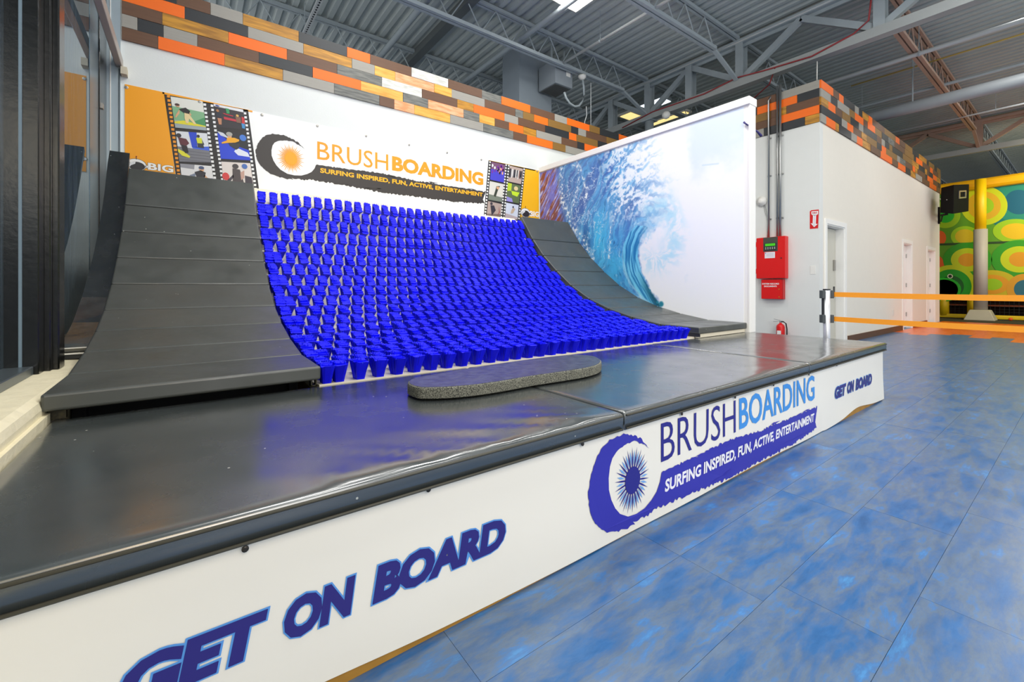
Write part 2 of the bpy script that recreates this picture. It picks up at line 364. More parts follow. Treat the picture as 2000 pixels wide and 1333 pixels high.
startB = [[(1611, 'g'), (1629, 'o'), (1636, 'y'), (1660, 'k'), (1671, 'g'), (1682, 'o'), (1698, 'y')], [(1641, 'k'), (1652, 'g'), (1664, 'o'), (1680, 'b'), (1690, 'y')],
          [(1615, 'y'), (1629, 'o'), (1642, 'b'), (1658, 'm'), (1675, 'k'), (1684, 'g')], [(1620, 'g'), (1633, 'k'), (1656, 'g'), (1667, 'm'), (1684, 'o'), (1692, 'b')],
          [(1624.5, 'o'), (1636, 'b'), (1645, 'o'), (1667, 'k'), (1675, 'g'), (1682, 'k'), (1694, 'y'), (1701, 'o')]]
rb = random.Random(12)
for r, row in enumerate(startB):
    xa = XA; last = ''
    for ub, c in row:
        xb = on(ub, 300, 'y', YF).x; frieze(face, 'B', r, c, xa, xb); xa = xb; last = c
    while xa < XR-.05:
        xb = min(xa+rb.choice([.25, .35, .5, .7, .9]), XR); 
        c = rb.choice([k for k in 'oobbbmmmkkdgyboo' if k != last]); last = c
        frieze(face, 'B', r, c, xa, xb); xa = xb
# doors, frames
def door(n, a, b, h, leafcol, recess, lab, lever=False):
    d = struct(bpy.data.objects.new('door_%d' % n, None), lab); COL.objects.link(d); d.location = (a, YF, 0)
    t = .085
    bm = bmesh.new(); bx(bm, (a-t, YF-.018, 0), (a, YF, h+t)); bx(bm, (b, YF-.018, 0), (b+t, YF, h+t)); bx(bm, (a, YF-.018, h), (b, YF, h+t)); bmo('casing', bm, M_trim, d)
    bm = bmesh.new(); bx(bm, (a, YF, 0), (a+.02, YF+recess+.05, h)); bx(bm, (b-.02, YF, 0), (b, YF+recess+.05, h)); bx(bm, (a+.02, YF, h-.02), (b-.02, YF+recess+.05, h)); bmo('jamb', bm, M_trim, d)
    leaf = box('door_leaf', (a+.024, YF+recess, .012), (b-.024, YF+recess+.045, h-.03), leafcol, d, .003, 1)
    if lever:
        bm = bmesh.new(); x = b-.12; bx(bm, (x-.03, YF+recess-.012, .86), (x+.03, YF+recess, 1.06), .004, 1); tube(bm, [(x, YF+recess-.01, .9), (x, YF+recess-.06, .9), (x-.12, YF+recess-.06, .9)], .011)
        bmo('door_handle', bm, M_rubber, leaf)
        box('latch_plate', (b-.16, YF+recess-.03, 1.36), (b-.1, YF+recess, 1.56), M_lgrey, leaf, .004, 1)
    bm = bmesh.new()
    for z in (.3, 1.05, 1.8): tube(bm, [(b-.03 if not lever else a+.03, YF+recess-.008, z), (b-.03 if not lever else a+.03, YF+recess-.008, z+.1)], .012)
    bmo('hinge', bm, M_lgrey, d)
door(1, *DO[0], mat('greige_door', (208, 204, 188), .5, var=.03), .13, 'grey-beige door nearest the corner of the inner room, with a black lever', True)
door(2, *DO[1], M_trim, .1, 'middle white doorway on the long cream wall')
door(3, *DO[2], M_trim, .1, 'last white doorway, nearest the loudspeaker')
Mbase = mat('walnut_base', (96, 62, 42), .5, var=.2, stretch=(1, 1, 8))
struct(box('baseboard_front', (10.05, YF-.02, 0), (13.95, YF, .12), Mbase), 'dark wooden baseboard left of the middle doorway')
struct(box('baseboard_right', (14.94, YF-.02, 0), (16.53, YF, .12), mat('cherry_base', (150, 62, 34), .5, var=.1)), 'reddish baseboard between the two white doorways')

# ---- left wall: cream sill and dark storefront glazing
XS = -.45
bm = bmesh.new(); prof = [(-1.0, 0), (XS, 0), (XS, .585), (XS-.008, .612), (XS-.03, .628), (-.58, .634), (-1.0, .64)]
ra = [bm.verts.new((p[0], -3.5, p[1])) for p in prof]; rb_ = [bm.verts.new((p[0], YB, p[1])) for p in prof]
for i in range(len(prof)): j = (i+1) % len(prof); bm.faces.new([ra[i], ra[j], rb_[j], rb_[i]])
bm.faces.new(ra[::-1]); bm.faces.new(rb_)
struct(bmo('wall_left', bm, M_sill), 'low cream painted concrete wall and sill under the dark windows')
struct(box('trim_3', (XS, -.5, .455), (XS+.014, 2.42, .56), M_sill), 'cream bead where the stage mat meets the sill')
glass = bpy.data.materials.new('dark_storefront_glass'); glass.use_nodes = True; nt = glass.node_tree; N = nt.nodes; L = nt.links
N.remove(N['Principled BSDF']); fr = N.new('ShaderNodeFresnel'); fr.inputs['IOR'].default_value = 2.4
tr = N.new('ShaderNodeBsdfTransparent'); tr.inputs[0].default_value = (.10, .17, .21, 1); gl = N.new('ShaderNodeBsdfGlossy'); gl.inputs['Roughness'].default_value = .012; gl.inputs[0].default_value = (.86, .93, .97, 1)
mxs = N.new('ShaderNodeMixShader'); L.new(fr.outputs[0], mxs.inputs[0]); L.new(tr.outputs[0], mxs.inputs[1]); L.new(gl.outputs[0], mxs.inputs[2])
df = N.new('ShaderNodeBsdfDiffuse'); df.inputs[0].default_value = (.35, .5, .6, 1); dn = N.new('ShaderNodeTexNoise'); dn.inputs['Scale'].default_value = 3
dg_ = N.new('ShaderNodeNewGeometry'); dm = N.new('ShaderNodeMapping'); dm.inputs['Scale'].default_value = (1, 9, .5); L.new(dg_.outputs['Position'], dm.inputs[0]); L.new(dm.outputs[0], dn.inputs['Vector'])
dr = N.new('ShaderNodeMapRange'); dr.inputs['From Min'].default_value = .45; dr.inputs['From Max'].default_value = .8; dr.inputs['To Min'].default_value = .05; dr.inputs['To Max'].default_value = .16; L.new(dn.outputs['Fac'], dr.inputs['Value'])
mx2 = N.new('ShaderNodeMixShader'); L.new(dr.outputs[0], mx2.inputs[0]); L.new(mxs.outputs[0], mx2.inputs[1]); L.new(df.outputs[0], mx2.inputs[2])
L.new(mx2.outputs[0], N['Material Output'].inputs[0])
GX = -.69
def window(n, y0, y1, z0, z1, lab):
    w = struct(bpy.data.objects.new('window_%d' % n, None), lab); COL.objects.link(w); w.location = (GX, y0, z0)
    box('pane', (GX-.006, y0, z0), (GX, y1, z1), glass, w); return w
w1 = window(1, -3.4, 3.0, .66, 3.33, 'dark glass pane left of the heavy black mullion')
box('sill_frame', (GX-.02, -3.4, .632), (-.595, 3.0, .675), M_dgrey, w1, .004, 1)
bm = bmesh.new(); bx(bm, (-.74, 3.0, .628), (-.578, 3.09, 6.1), .004, 1); bmo('mullion', bm, M_black, w1)
bm = bmesh.new(); bx(bm, (-.74, 3.092, .63), (-.556, 3.13, 6.1), .004, 1); bx(bm, (-.74, 3.132, .63), (-.532, 3.25, 6.1), .006, 1); bmo('mullion', bm, M_black, w1)
box('gasket', (-.642, 2.99, .66), (-.632, 3.0, 6.1), mat('blue_grey_gasket', (120, 140, 152), .4), w1)
w2 = window(2, 3.26, 5.12, .66, 3.95, 'dark mirror-like glass pane between the black mullion and the back wall')
M_tealg = mat('teal_grey_bead', (96, 116, 126), .25, .5, var=.1)
box('glazing_bead', (-.76, 5.12, .64), (-.687, 5.56, 3.95), M_tealg, w2, .002, 1)
box('stile', (-.76, 5.565, .64), (-.68, 5.985, 4.03), M_black, w2, .003, 1)
box('transom', (-.76, 3.26, 3.96), (-.68, 5.56, 4.05), M_black, w2, .003, 1)
box('latch', (-.68, 5.62, 2.75), (-.665, 5.68, 2.80), M_lgrey, w2)
w3 = window(3, 3.26, 5.98, 4.06, 6.1, 'upper glass pane above the black transom beside the back wall')
rv = struct(box('trim_6', (-.74, 5.99, .64), (-.578, YB, 6.1), mat('blue_grey_reveal', (168, 182, 188), .35, .3, var=.06)), 'blue-grey metal reveal where the glazing meets the back wall')
box('reveal_line', (-.655, 5.983, .64), (-.648, 5.99, 6.1), M_plastic, rv)
box('reveal_line', (-.59, 5.983, .64), (-.58, 5.99, 3.3), M_dgrey, rv)
struct(box('trim_7', (-.612, 3.26, 3.31), (-.558, YB, 3.41), mat('beige_rail', (176, 168, 158), .4, .3), None, .004, 1), 'pale horizontal rail running over the dark windows to the back wall')
struct(box('trim_4', (-.57, 5.93, 3.235), (-.52, YB, 3.31), mat('beige_patch', (205, 196, 172), .7)), 'little beige block on the back wall under the transom')

# ---- mural partition wall
XM = 5.12
mw = struct(box('wall_right', (XM, 2.36, .0), (XM+.13, YB, 3.2), M_trim), 'white partition carrying the ocean wave mural')
box('cap', (XM-.03, 2.335, 3.135), (XM+.15, YB, 3.225), M_trim, mw, .004, 1)
box('corner_board', (XM-.006, 2.342, .53), (XM+.136, 2.362, 3.135), M_trim, mw, .002, 1)

# ================================================================== CEILING STEEL
def joist(y, x0, x1, lab, m=M_steel, foot=True, zt=6.12, zb=5.58, n=14, group=None):
    j = thing('bar_joist', lab, 'joist', (x0, y, zb), group)
    bm = bmesh.new()
    for s in (-.035, .035): bx(bm, (x0, y+s-.022, zt-.06), (x1, y+s+.022, zt))
    bmo('top_chord', bm, m, j)
    a = x0+(.9 if foot else 0); b = x1-(.9 if foot else 0); bm = bmesh.new()
    for s in (-.04, .04): bx(bm, (a, y+s-.028, zb-.03), (b, y+s+.028, zb+.03))
    bmo('bottom_chord', bm, m, j)
    k = max(4, int((b-a)/.62)); bm = bmesh.new(); pts = []
    for i in range(k+1):
        x = a+(b-a)*i/k; pts.append((x, y, zb)); 
        if i < k: pts.append((x+(b-a)/k/2, y, zt-.04))
    for p, q in zip(pts, pts[1:]): tube(bm, [p, q], .011, 6)
    bmo('web', bm, m, j)
    if foot:
        for p_, q_ in (((a, y, zb), (x0+.02, y, 5.25)), ((b, y, zb), (x1-.02, y, 5.25))):
            bm = bmesh.new(); bar(bm, p_, q_, .07, .05); bmo('brace', bm, m, j)
    return j
G1, G2 = 9.0, 19.05
joist(8.7, -.6, G1-.1, 'dark steel bar joist seen just above the board frieze', foot=False)
joist(6.5, -.6, G1-.1, 'steel bar joist ending at the column behind the white partition')
joist(4.33, -.6, G1-.1, 'steel bar joist crossing the top middle of the view')
joist(2.08, G1+.1, G2-.1, 'orange-lit grey bar joist over the inner room, right of the big truss', M_steel2)
joist(4.33, G1+.1, G2-.1, 'short visible bar joist above the corner boards of the inner room')
joist(6.5, G1+.1, G2-.1, 'bar joist beyond the column seen through the big truss')
joist(8.7, G1+.1, G2-.1, 'farthest bar joist seen through the big truss')
joist(2.08, G2+.1, 30, 'yellow-lit bar joist beyond the far truss above the play net', foot=False)
joist(4.33, G2+.1, 30, 'bar joist beyond the far truss, hidden part way by the inner room', foot=False)
def girder(x, lab, posts, zb=5.2, zt=6.08, y0=-4, y1=13, m=M_steel, ph=0):
    g = thing('roof_truss', lab, 'truss', (x, 0, zb))
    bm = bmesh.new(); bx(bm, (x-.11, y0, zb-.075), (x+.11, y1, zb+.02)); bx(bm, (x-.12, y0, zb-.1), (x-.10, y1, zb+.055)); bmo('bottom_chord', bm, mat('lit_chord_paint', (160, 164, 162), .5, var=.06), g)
    bm = bmesh.new(); bx(bm, (x-.1, y0, zt-.1), (x+.1, y1, zt-.02)); bx(bm, (x-.012, y0, zt-.16), (x+.012, y1, zt+.03)); bmo('top_chord', bm, m, g)
    for y in posts:
        bm = bmesh.new(); w = .075
        bx(bm, (x-.1, y-w, zb+.02), (x-.085, y+w, zt-.1)); bx(bm, (x-.085, y-.012, zb+.02), (x+.085, y+.012, zt-.1)); bx(bm, (x+.085, y-w, zb+.02), (x+.1, y+w, zt-.1)); bmo('post', bm, m, g)
    y = 11.0-ph
    k = 0
    return g
DIA = [(8.72, 'b', 7.63, 't'), (7.63, 't', 6.49, 'b'), (6.49, 'b', 5.40, 't'), (5.40, 't', 4.29, 'b'), (4.29, 'b', 3.2, 't'), (3.2, 't', 2.075, 'b'), (2.075, 'b', .97, 't'), (.97, 't', -.13, 'b')]
g1 = girder(G1, 'large grey roof truss running over the white partition', [7.63, 6.49, 5.40, 4.29, 2.075, -.13])
g2 = girder(G2, 'far orange-lit grey roof truss above the end of the inner room', [7.63, 6.49, 5.40, 4.29, 2.075, -.13], m=M_steel2)
for g, x, m in ((g1, G1, M_steel), (g2, G2, M_steel2)):
    for ya, ka, yb, kb in DIA:
        za = 5.24 if ka == 'b' else 5.96; zb2 = 5.24 if kb == 'b' else 5.96
        bm = bmesh.new(); bar(bm, (x-.02, ya, za), (x-.02, yb, zb2), .09, .11); bmo('diagonal', bm, m, g)
c1 = thing('steel_column', 'round grey steel column rising behind the white partition', 'column', (G1, 6.49, 0))
tubeo('shaft', [(G1, 6.49, 0.0), (G1, 6.49, 5.09)], .105, M_steel, c1, 16)
box('cap_plate', (G1-.14, 6.35, 5.085), (G1+.14, 6.63, 5.12), M_steel, c1)
def pipe(lab, x, z, y0, y1, r, m=M_pipe, cat='pipe', name='overhead_pipe', n=10, hangers=()):
    p = thing(name, lab, cat, (x, y0, z)); tubeo('pipe_run', [(x, y0, z), (x, y1, z)], r, m, p, n)
    ys = hangers or [y0+1.1, (y0+y1)/2, y1-1.1]
    for y in ys:
        bm = bmesh.new(); tube(bm, [(x, y, z+r*.8), (x, y, 6.17)], .006, 5); tube(bm, [(x, y-.012, z), (x, y+.012, z)], r*1.25, n)
        bmo('hanger', bm, M_steel, p)
    return p
pipe('pale grey pipe crossing the top centre from the dome detector', 6.08, 5.6, -5.5, 6.55, .026)
pipe('grey pipe over the left half of the board frieze', 3.09, 5.72, -3, 11, .055, M_steel)
pipe('grey pipe right of the wide dark beam', 5.02, 5.74, -3, 11, .05, M_steel)
pipe('thin white conduit running beside the big truss', 8.2, 5.62, -5, 10, .014, M_pipe)
pipe('pale pipe hung over the corner of the inner room', 11.15, 5.5, -5, 12, .04, M_pipe, hangers=(2.0, -2, 6))
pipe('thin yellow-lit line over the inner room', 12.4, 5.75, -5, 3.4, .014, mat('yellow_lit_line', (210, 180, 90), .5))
pipe('second pale pipe over the inner room', 13.6, 5.6, -5, 12, .035, M_steel)
pipe('narrow conduit right of the round duct', 16.4, 5.55, -5, 8, .022, M_pipe)
duct = thing('round_duct', 'wide round grey duct hung over the inner room', 'duct', (12.8, 0, 5.0))
tubeo('duct_body', [(12.8, -5, 5.02), (12.8, 8, 5.02)], .125, mat('duct_paint', (150, 156, 160), .5), duct, 20)
bm = bmesh.new(); [tube(bm, [(12.8, y, 5.14), (12.8, y, 6.17)], .012, 6) for y in (2.4, -1.5, 6)]; bmo('hanger', bm, M_steel, duct)
b = thing('roof_beam', 'wide dark beam between the two overhead pipes at upper left', 'beam', (3.92, 0, 6.0))
box('web', (3.84, -4, 5.98), (4.0, 12, 6.13), mat('dark_beam', (92, 98, 98), .6), b)
st = thing('slotted_strut', 'perforated grey strut hanging above the left of the frieze', 'strut', (1.66, 7, 5.6))
bm = bmesh.new(); bx(bm, (1.625, 5.6, 5.6), (1.695, 8.75, 5.603)); bx(bm, (1.622, 5.6, 5.6), (1.626, 8.75, 5.65)); bx(bm, (1.694, 5.6, 5.6), (1.698, 8.75, 5.65)); bmo('channel', bm, M_pipe, st)
bm = bmesh.new(); y = 5.65
while y < 8.7: bx(bm, (1.648, y, 5.596), (1.672, y+.035, 5.601)); y += .075
bmo('slot', bm, M_black, st)
bm = bmesh.new(); [tube(bm, [(1.66, y, 5.62), (1.66, y, 6.17)], .008, 5) for y in (6, 8.5)]; bmo('hanger', bm, M_steel, st)
cb = tag(tubeo('red_cable', [(G1-.14, 7.2, 5.12), (G1-.13, 6.3, 5.24), (G1-.14, 5, 5.2), (G1-.14, 4.3, 5.28), (G1-.13, 3.8, 5.22), (G1-.14, 3.0, 5.15), (G1-.13, 2.4, 5.27), (G1-.12, 2.2, 5.4), (G1-.12, 2.15, 5.9)], .014, mat('red_cable_jacket', (150, 50, 52), .5)), 'red cable looping along the big roof truss', 'cable')
bm = bmesh.new()
for k in range(9):
    a = k*.7; tube(bm, [(G1+.5, 4.3+.03*k, 5.0), (G1+.55+.06*math.cos(a), 4.25+.05*k, 4.86+.05*math.sin(a)), (G1+.45, 4.1+.04*k, 4.62)], .009, 5)
tube(bm, [(G1-.13, 3.6, 5.2), (G1+.1, 3.8, 5.02), (G1+.5, 4.3, 5.0)], .012, 6)
tag(bmo('red_cable_bundle', bm, MATS['red_cable_jacket']), 'bundle of red cables behind the corner of the boards', 'cable')

# lamps
M_led = mat('lit_diffuser', (255, 250, 235), .5, emit=6)
M_warmled = mat('warm_lit_diffuser', (255, 226, 150), .5, emit=.9)
def lamp(x, y, lab, m=M_led, s=.34, z=5.8, grp=None):
    t = thing('ceiling_lamp', lab, 'ceiling lamp', (x, y, z), grp)
    bm = bmesh.new(); bx(bm, (x-s, y-s, z-.02), (x+s, y+s, z+.05), .006, 1); bmo('housing', bm, M_plastic, t)
    box('diffuser', (x-s+.03, y-s+.03, z-.028), (x+s-.03, y+s-.03, z-.018), m, t)
    [tubeo('hanger', [(x+a*s*.8, y+b*s*.8, z+.04), (x+a*s*.8, y+b*s*.8, 6.17)], .005, M_steel, t, 5) for a in (-1, 1) for b in (-1, 1)]
lamp(5.0, 5.0, 'bright square ceiling lamp at the top centre of the view')
# troffers through the truss
def troffer(pts, lab):
    t = thing('ceiling_light_panel', lab, 'ceiling lamp', pts[0])
    a, b, w = pts; x0, y0, z = a; x1, y1, _ = b
    box('frame', (x0, y0, z), (x1, y1, z+.06), M_plastic, t); n = w
    for k in range(n):
        xa = x0+.05+(x1-x0-.05)*k/n; box('diffuser', (xa, y0+.05, z-.012), (xa+(x1-x0-.05)/n-.05, y1-.05, z-.002), M_warmled, t)
    [tubeo('hanger', [(x, y, z+.05), (x, y, 6.17)], .006, M_steel, t, 5) for x in (x0+.1, x1-.1) for y in (y0+.1, y1-.1)]
troffer(((9.8, 7.66, 5.92), (10.5, 8.13, 5.92), 1), 'yellowish ceiling light panel left of the column')
troffer(((10.95, 6.72, 5.92), (11.25, 8.0, 5.92), 1), 'yellowish ceiling light panel right of the column')
sk = thing('roof_skylight', 'bright daylight opening seen through the big truss', 'skylight', (10.1, 7.1, 5.9))
box('frame', (9.85, 6.72, 6.0), (10.3, 7.42, 6.12), M_steel, sk); box('daylight_pane', (9.87, 6.74, 5.99), (10.28, 7.4, 5.999), mat('daylight_pane', (235, 245, 255), .5, emit=3), sk)

# hvac chase and grille box
hv = thing('duct_chase', 'flat grey duct chase rising behind the board frieze', 'duct', (5.5, 7.2, 4))
box('chase', (on(1014, 180, 'y', 7.2).x, 7.2, 4.0), (on(1077, 180, 'y', 7.2).x, 7.8, 6.14), mat('chase_paint', (132, 142, 150), .55), hv)
pn = on(1085, 161, 'y', 6.62); hx1 = on(1118, 173, 'y', 6.62).x; hy1 = on(1052, 177, 'x', pn.x).y
hb = thing('heater_box', 'grey square air unit with grille hung beside the duct chase', 'air unit', (pn.x, 6.62, pn.z))
Mhb = mat('unit_paint', (140, 148, 154), .5, var=.04)
hx1 = min(hx1, pn.x+.75); hy1 = min(hy1, 7.19)
box('casing', (pn.x, 6.62, pn.z), (hx1, hy1, pn.z+.5), Mhb, hb, .006, 1)
bm = bmesh.new(); k = pn.x+.03
while k < hx1-.03: bx(bm, (k, 6.66, pn.z-.012), (k+.012, hy1-.03, pn.z-.001)); k += .03
bmo('grille', bm, mat('grille_grey', (96, 98, 96), .6), hb)
[box('hanger', (xx, 6.8, pn.z+.5), (xx+.03, 6.83, 6.16), M_steel, hb) for xx in (pn.x+.05, hx1-.08)]
box('paper_sticker', (hx1-.18, 6.616, pn.z+.22), (hx1-.06, 6.6195, pn.z+.36), M_plastic, hb)
dd = thing('smoke_detector', 'white dome detector under the joist at the end of a curled conduit', 'detector', (6.2, 6.42, 5.1))
pd = on(1137, 150, 'y', 6.45); r = .07
bm = bmesh.new(); lathe(bm, [(.03, .02), (.085, .0), (.085, -.03), (.05, -.07), (.015, -.085)], (pd.x, pd.y, pd.z+.02), 20); bmo('dome', bm, M_plastic, dd, True)
P3 = [on(u, v, 'y', 6.45) for u, v in [(1102, 180), (1106, 192), (1113, 202), (1122, 208), (1131, 207), (1138, 198), (1141, 185), (1140, 170), (1138, 156)]]
tubeo('flex_conduit', P3, .022, M_steel, dd, 8)
cam2 = thing('dome_camera', 'white dome camera under the truss beside the column', 'camera', (9, 5.6, 5))
pc = on(1301, 226, 'x', G1-.15); bm = bmesh.new(); lathe(bm, [(.05, .09), (.09, .05), (.095, 0), (.07, -.05), (.02, -.075)], pc, 16); bmo('dome', bm, M_plastic, cam2, True)
# hanging wires over the frieze
tag(tubeo('drop_wire', [on(1145, 208, 'y', 6.1), on(1146, 225, 'y', 6.1), on(1142, 238, 'y', 6.1), on(1142, 250, 'y', 6.1)], .008, M_pipe), 'short bent white wire standing above the frieze', 'wire')
tag(tubeo('drop_rod', [on(1154, 162, 'y', 6.12), on(1154, 252, 'y', 6.12)], .007, M_pipe), 'straight grey rod hanging above the frieze', 'rod')
tag(tubeo('corner_wire', [(XA+.03, YF+.05, 4.6), on(1596, 120, 'y', 2.86)], .007, M_plastic), 'white wire rising from the corner of the boards', 'wire')

# ================================================================== STAGE
ZT = .53; YP = 1.165
stage = thing('stage_platform', 'long low wooden stage under the black mats', 'platform', (2.4, 1.7, 0))
box('body', (-.44, 1.20, .045), (5.19, 2.42, .455), M_dply, stage)
box('kick_board', (-.44, 1.185, 0), (5.19, 1.20, .05), mat('gold_ply_edge', (170, 124, 44), .6, var=.3, scale=12), stage)
box('end_panel', (5.19, 1.20, 0), (5.2, 2.42, .454), M_dply, stage)
SEAM = [-.44, 1.44, 3.39, 5.225]
labs = ['large black landing mat at the left, nearest the camera', 'middle black landing mat reaching under the end of the foam board', 'right-hand black landing mat with the red reflection']
def landing_mat(x0, x1, lab, amp):
    t = thing('landing_mat', lab, 'mat', ((x0+x1)/2, 1.8, .46), 'black mats on the stage')
    bm = bmesh.new(); nx = int((x1-x0)/.035); ny = 36; y0, y1, z1 = YP-.004, 2.43, ZT
    def hgt(x, y):
        w = mnoise.noise(Vector((x*1.6, y*3.0, 3.1)))*.0022+mnoise.noise(Vector((x*9+y*6, y*2.2-x*2, 7)))*.0005
        e = math.exp(-((y-y0-.03)/.2)**2)*abs(mnoise.noise(Vector((x*6.5+y*7, y*2, 1))))*.017*amp(x)
        d = min(x-x0, x1-x, y-y0, y1-y); rr = .016
        edge = -(rr-math.sqrt(max(0, rr*rr-(rr-d)**2))) if d < rr else 0
        return z1+w*min(1, d/.1)+e*min(1, d/.03)+edge
    xs = sorted(set([x0, x0+.003, x0+.008, x0+.016]+[x0+.016+(x1-x0-.032)*i/nx for i in range(nx+1)]+[x1-.008, x1-.003, x1]))
    ys = sorted(set([y0, y0+.003, y0+.008, y0+.016]+[y0+.016+(y1-y0-.032)*i/ny for i in range(ny+1)]+[y1-.008, y1-.003, y1]))
    G = [[bm.verts.new((x, y, hgt(x, y))) for y in ys] for x in xs]
    for i in range(len(xs)-1):
        for j in range(len(ys)-1): bm.faces.new([G[i][j], G[i+1][j], G[i+1][j+1], G[i][j+1]])
    rim = [G[i][0] for i in range(len(xs))]+[G[-1][j] for j in range(1, len(ys))]+[G[i][-1] for i in range(len(xs)-2, -1, -1)]+[G[0][j] for j in range(len(ys)-2, 0, -1)]
    low = [bm.verts.new((v.co.x, v.co.y, .457)) for v in rim]
    for i in range(len(rim)): j = (i+1) % len(rim); bm.faces.new([rim[j], rim[i], low[i], low[j]])
    bm.faces.new(low)
    bmesh.ops.recalc_face_normals(bm, faces=bm.faces)
    o = bmo('cover', bm, M_mat, t, True)
    tubeo('piping', [(x0+.01, y0-.003, ZT-.012), (x1-.01, y0-.003, ZT-.012)], .0045, mat('worn_piping', (74, 72, 62), .6), t, 6)
    tubeo('bottom_seam', [(x0+.01, y0-.002, .463), (x1-.01, y0-.002, .463)], .004, MATS['worn_piping'], t, 6)
    return t
for i in range(3): landing_mat(SEAM[i]+.004, SEAM[i+1]-.004, labs[i], [lambda x: 1 if x > .3 else .2, lambda x: .35, lambda x: .25][i])

# ---- skirt banner
sk_ = thing('stage_banner', 'white vinyl banner with blue print along the stage front', 'banner', (2.4, YP, 0))
YK = YP+.004
def hem(x):
    z = .008+.03*math.exp(-((x-.1)/.4)**2)+.004*math.sin(x*3)
    z += .034*math.exp(-((x-4.45)/.33)**2)
    return max(.003, z)
bm = bmesh.new(); n = 150; X0, X1 = -.44, 5.185
def skirt_y(x, t):
    return YK-.0015-.006*(1-t)*mnoise.noise(Vector((x*1.7, t*1.5, 2)))-.008*(1-t)**2*abs(math.sin(x*2.1+t*2.0))*(1 if x > 3.7 else .25)
TS = [0, .15, .3, .45, .6, .75, .9, 1]
G = [[bm.verts.new((X0+(X1-X0)*i/n, skirt_y(X0+(X1-X0)*i/n, t)+.012, hem(X0+(X1-X0)*i/n)+(.457-hem(X0+(X1-X0)*i/n))*t)) for t in TS] for i in range(n+1)]
for i in range(n):
    for j in range(len(TS)-1): bm.faces.new([G[i][j], G[i+1][j], G[i+1][j+1], G[i][j+1]])
bmo('vinyl_sheet', bm, M_skirtbase, sk_, True)
def onskirt(o):
    "lay the print on the gently waving vinyl"
    for v in o.data.vertices:
        x, z = v.co.x, v.co.z; h = hem(x); t = max(0, min(1, (z-h)/(.457-h)))
        # same linear facets as the sheet
        fx = (x-X0)/(X1-X0)*n; i0 = max(0, min(n-1, int(fx))); f = fx-i0; xa = X0+(X1-X0)*i0/n; xb = X0+(X1-X0)*(i0+1)/n
        v.co.y = (skirt_y(xa, t)*(1-f)+skirt_y(xb, t)*f)+.012-(YK-v.co.y)-.0012
    return o
def SP(): return Print((0, YK, 0), (1, 0, 0), (0, 0, 1), (0, -1, 0))
def dense(pts, step=.012, jit=0, seed=1):
    rr = random.Random(seed); out = []
    for (a, b, k), (c, d, _) in zip(pts, pts[1:]+pts[:1]):
        Ln = math.hypot(c-a, d-b); m = max(1, int(Ln/step))
        for i in range(m):
            t = i/m; j = rr.uniform(-jit, jit)*k
            nx_, ny_ = -(d-b)/max(Ln, 1e-6), (c-a)/max(Ln, 1e-6)
            out.append((a+(c-a)*t+nx_*j, b+(d-b)*t+ny_*j))
    return out
# brush-stroke ring and bar, traced in the plane of the stage banner (x, z); third value = raggedness
sw = [(525, 703, 1), (500, 668, 1), (470, 640, 1), (430, 618, 1), (385, 612, 1), (335, 625, 1), (290, 650, .6), (250, 690, .5), (215, 745, .5), (190, 810, .5), (172, 880, .5), (160, 960, .5), (162, 1040, .5), (175, 1100, .5), (200, 1155, .6), (240, 1195, .6), (285, 1210, .6), (345, 1200, 1), (400, 1180, 1), (440, 1165, 1), (430, 1148, 1), (520, 1100, 1.4), (600, 1045, 1.6), (680, 1010, 1.6), (720, 1000, 1.6), (800, 960, 1.6), (900, 915, 1.6), (1000, 880, 1.6), (1100, 825, 1.6), (1200, 770, 1.6), (1300, 720, 1.6), (1400, 665, 1.6), (1530, 575, .3),
      (1520, 540, .3), (1533, 447, 1.2), (1400, 505, 1.2), (1300, 545, 1.2), (1200, 590, 1.2), (1100, 620, 1.2), (1000, 650, 1.2), (900, 700, 1.2), (800, 755, 1.2), (700, 795, .8), (610, 835, .2), (600, 845, 0), (590, 900, 0), (570, 960, 0), (540, 1010, 0), (500, 1060, 0), (450, 1095, 0), (400, 1112, 0), (350, 1095, 0), (320, 1060, 0), (297, 1010, 0), (283, 950, 0), (282, 880, 0), (290, 810, 0), (305, 760, 0), (330, 720, .4), (365, 690, .8), (410, 665, 1), (450, 658, 1), (490, 672, 1)]
SW = []
for x, y, k in sw:
    p = on(1100+x*.325, 650+y*.325, 'y', YK); SW.append((p.x, p.z, k))
SWD = dense(SW, .012, .006, 3)
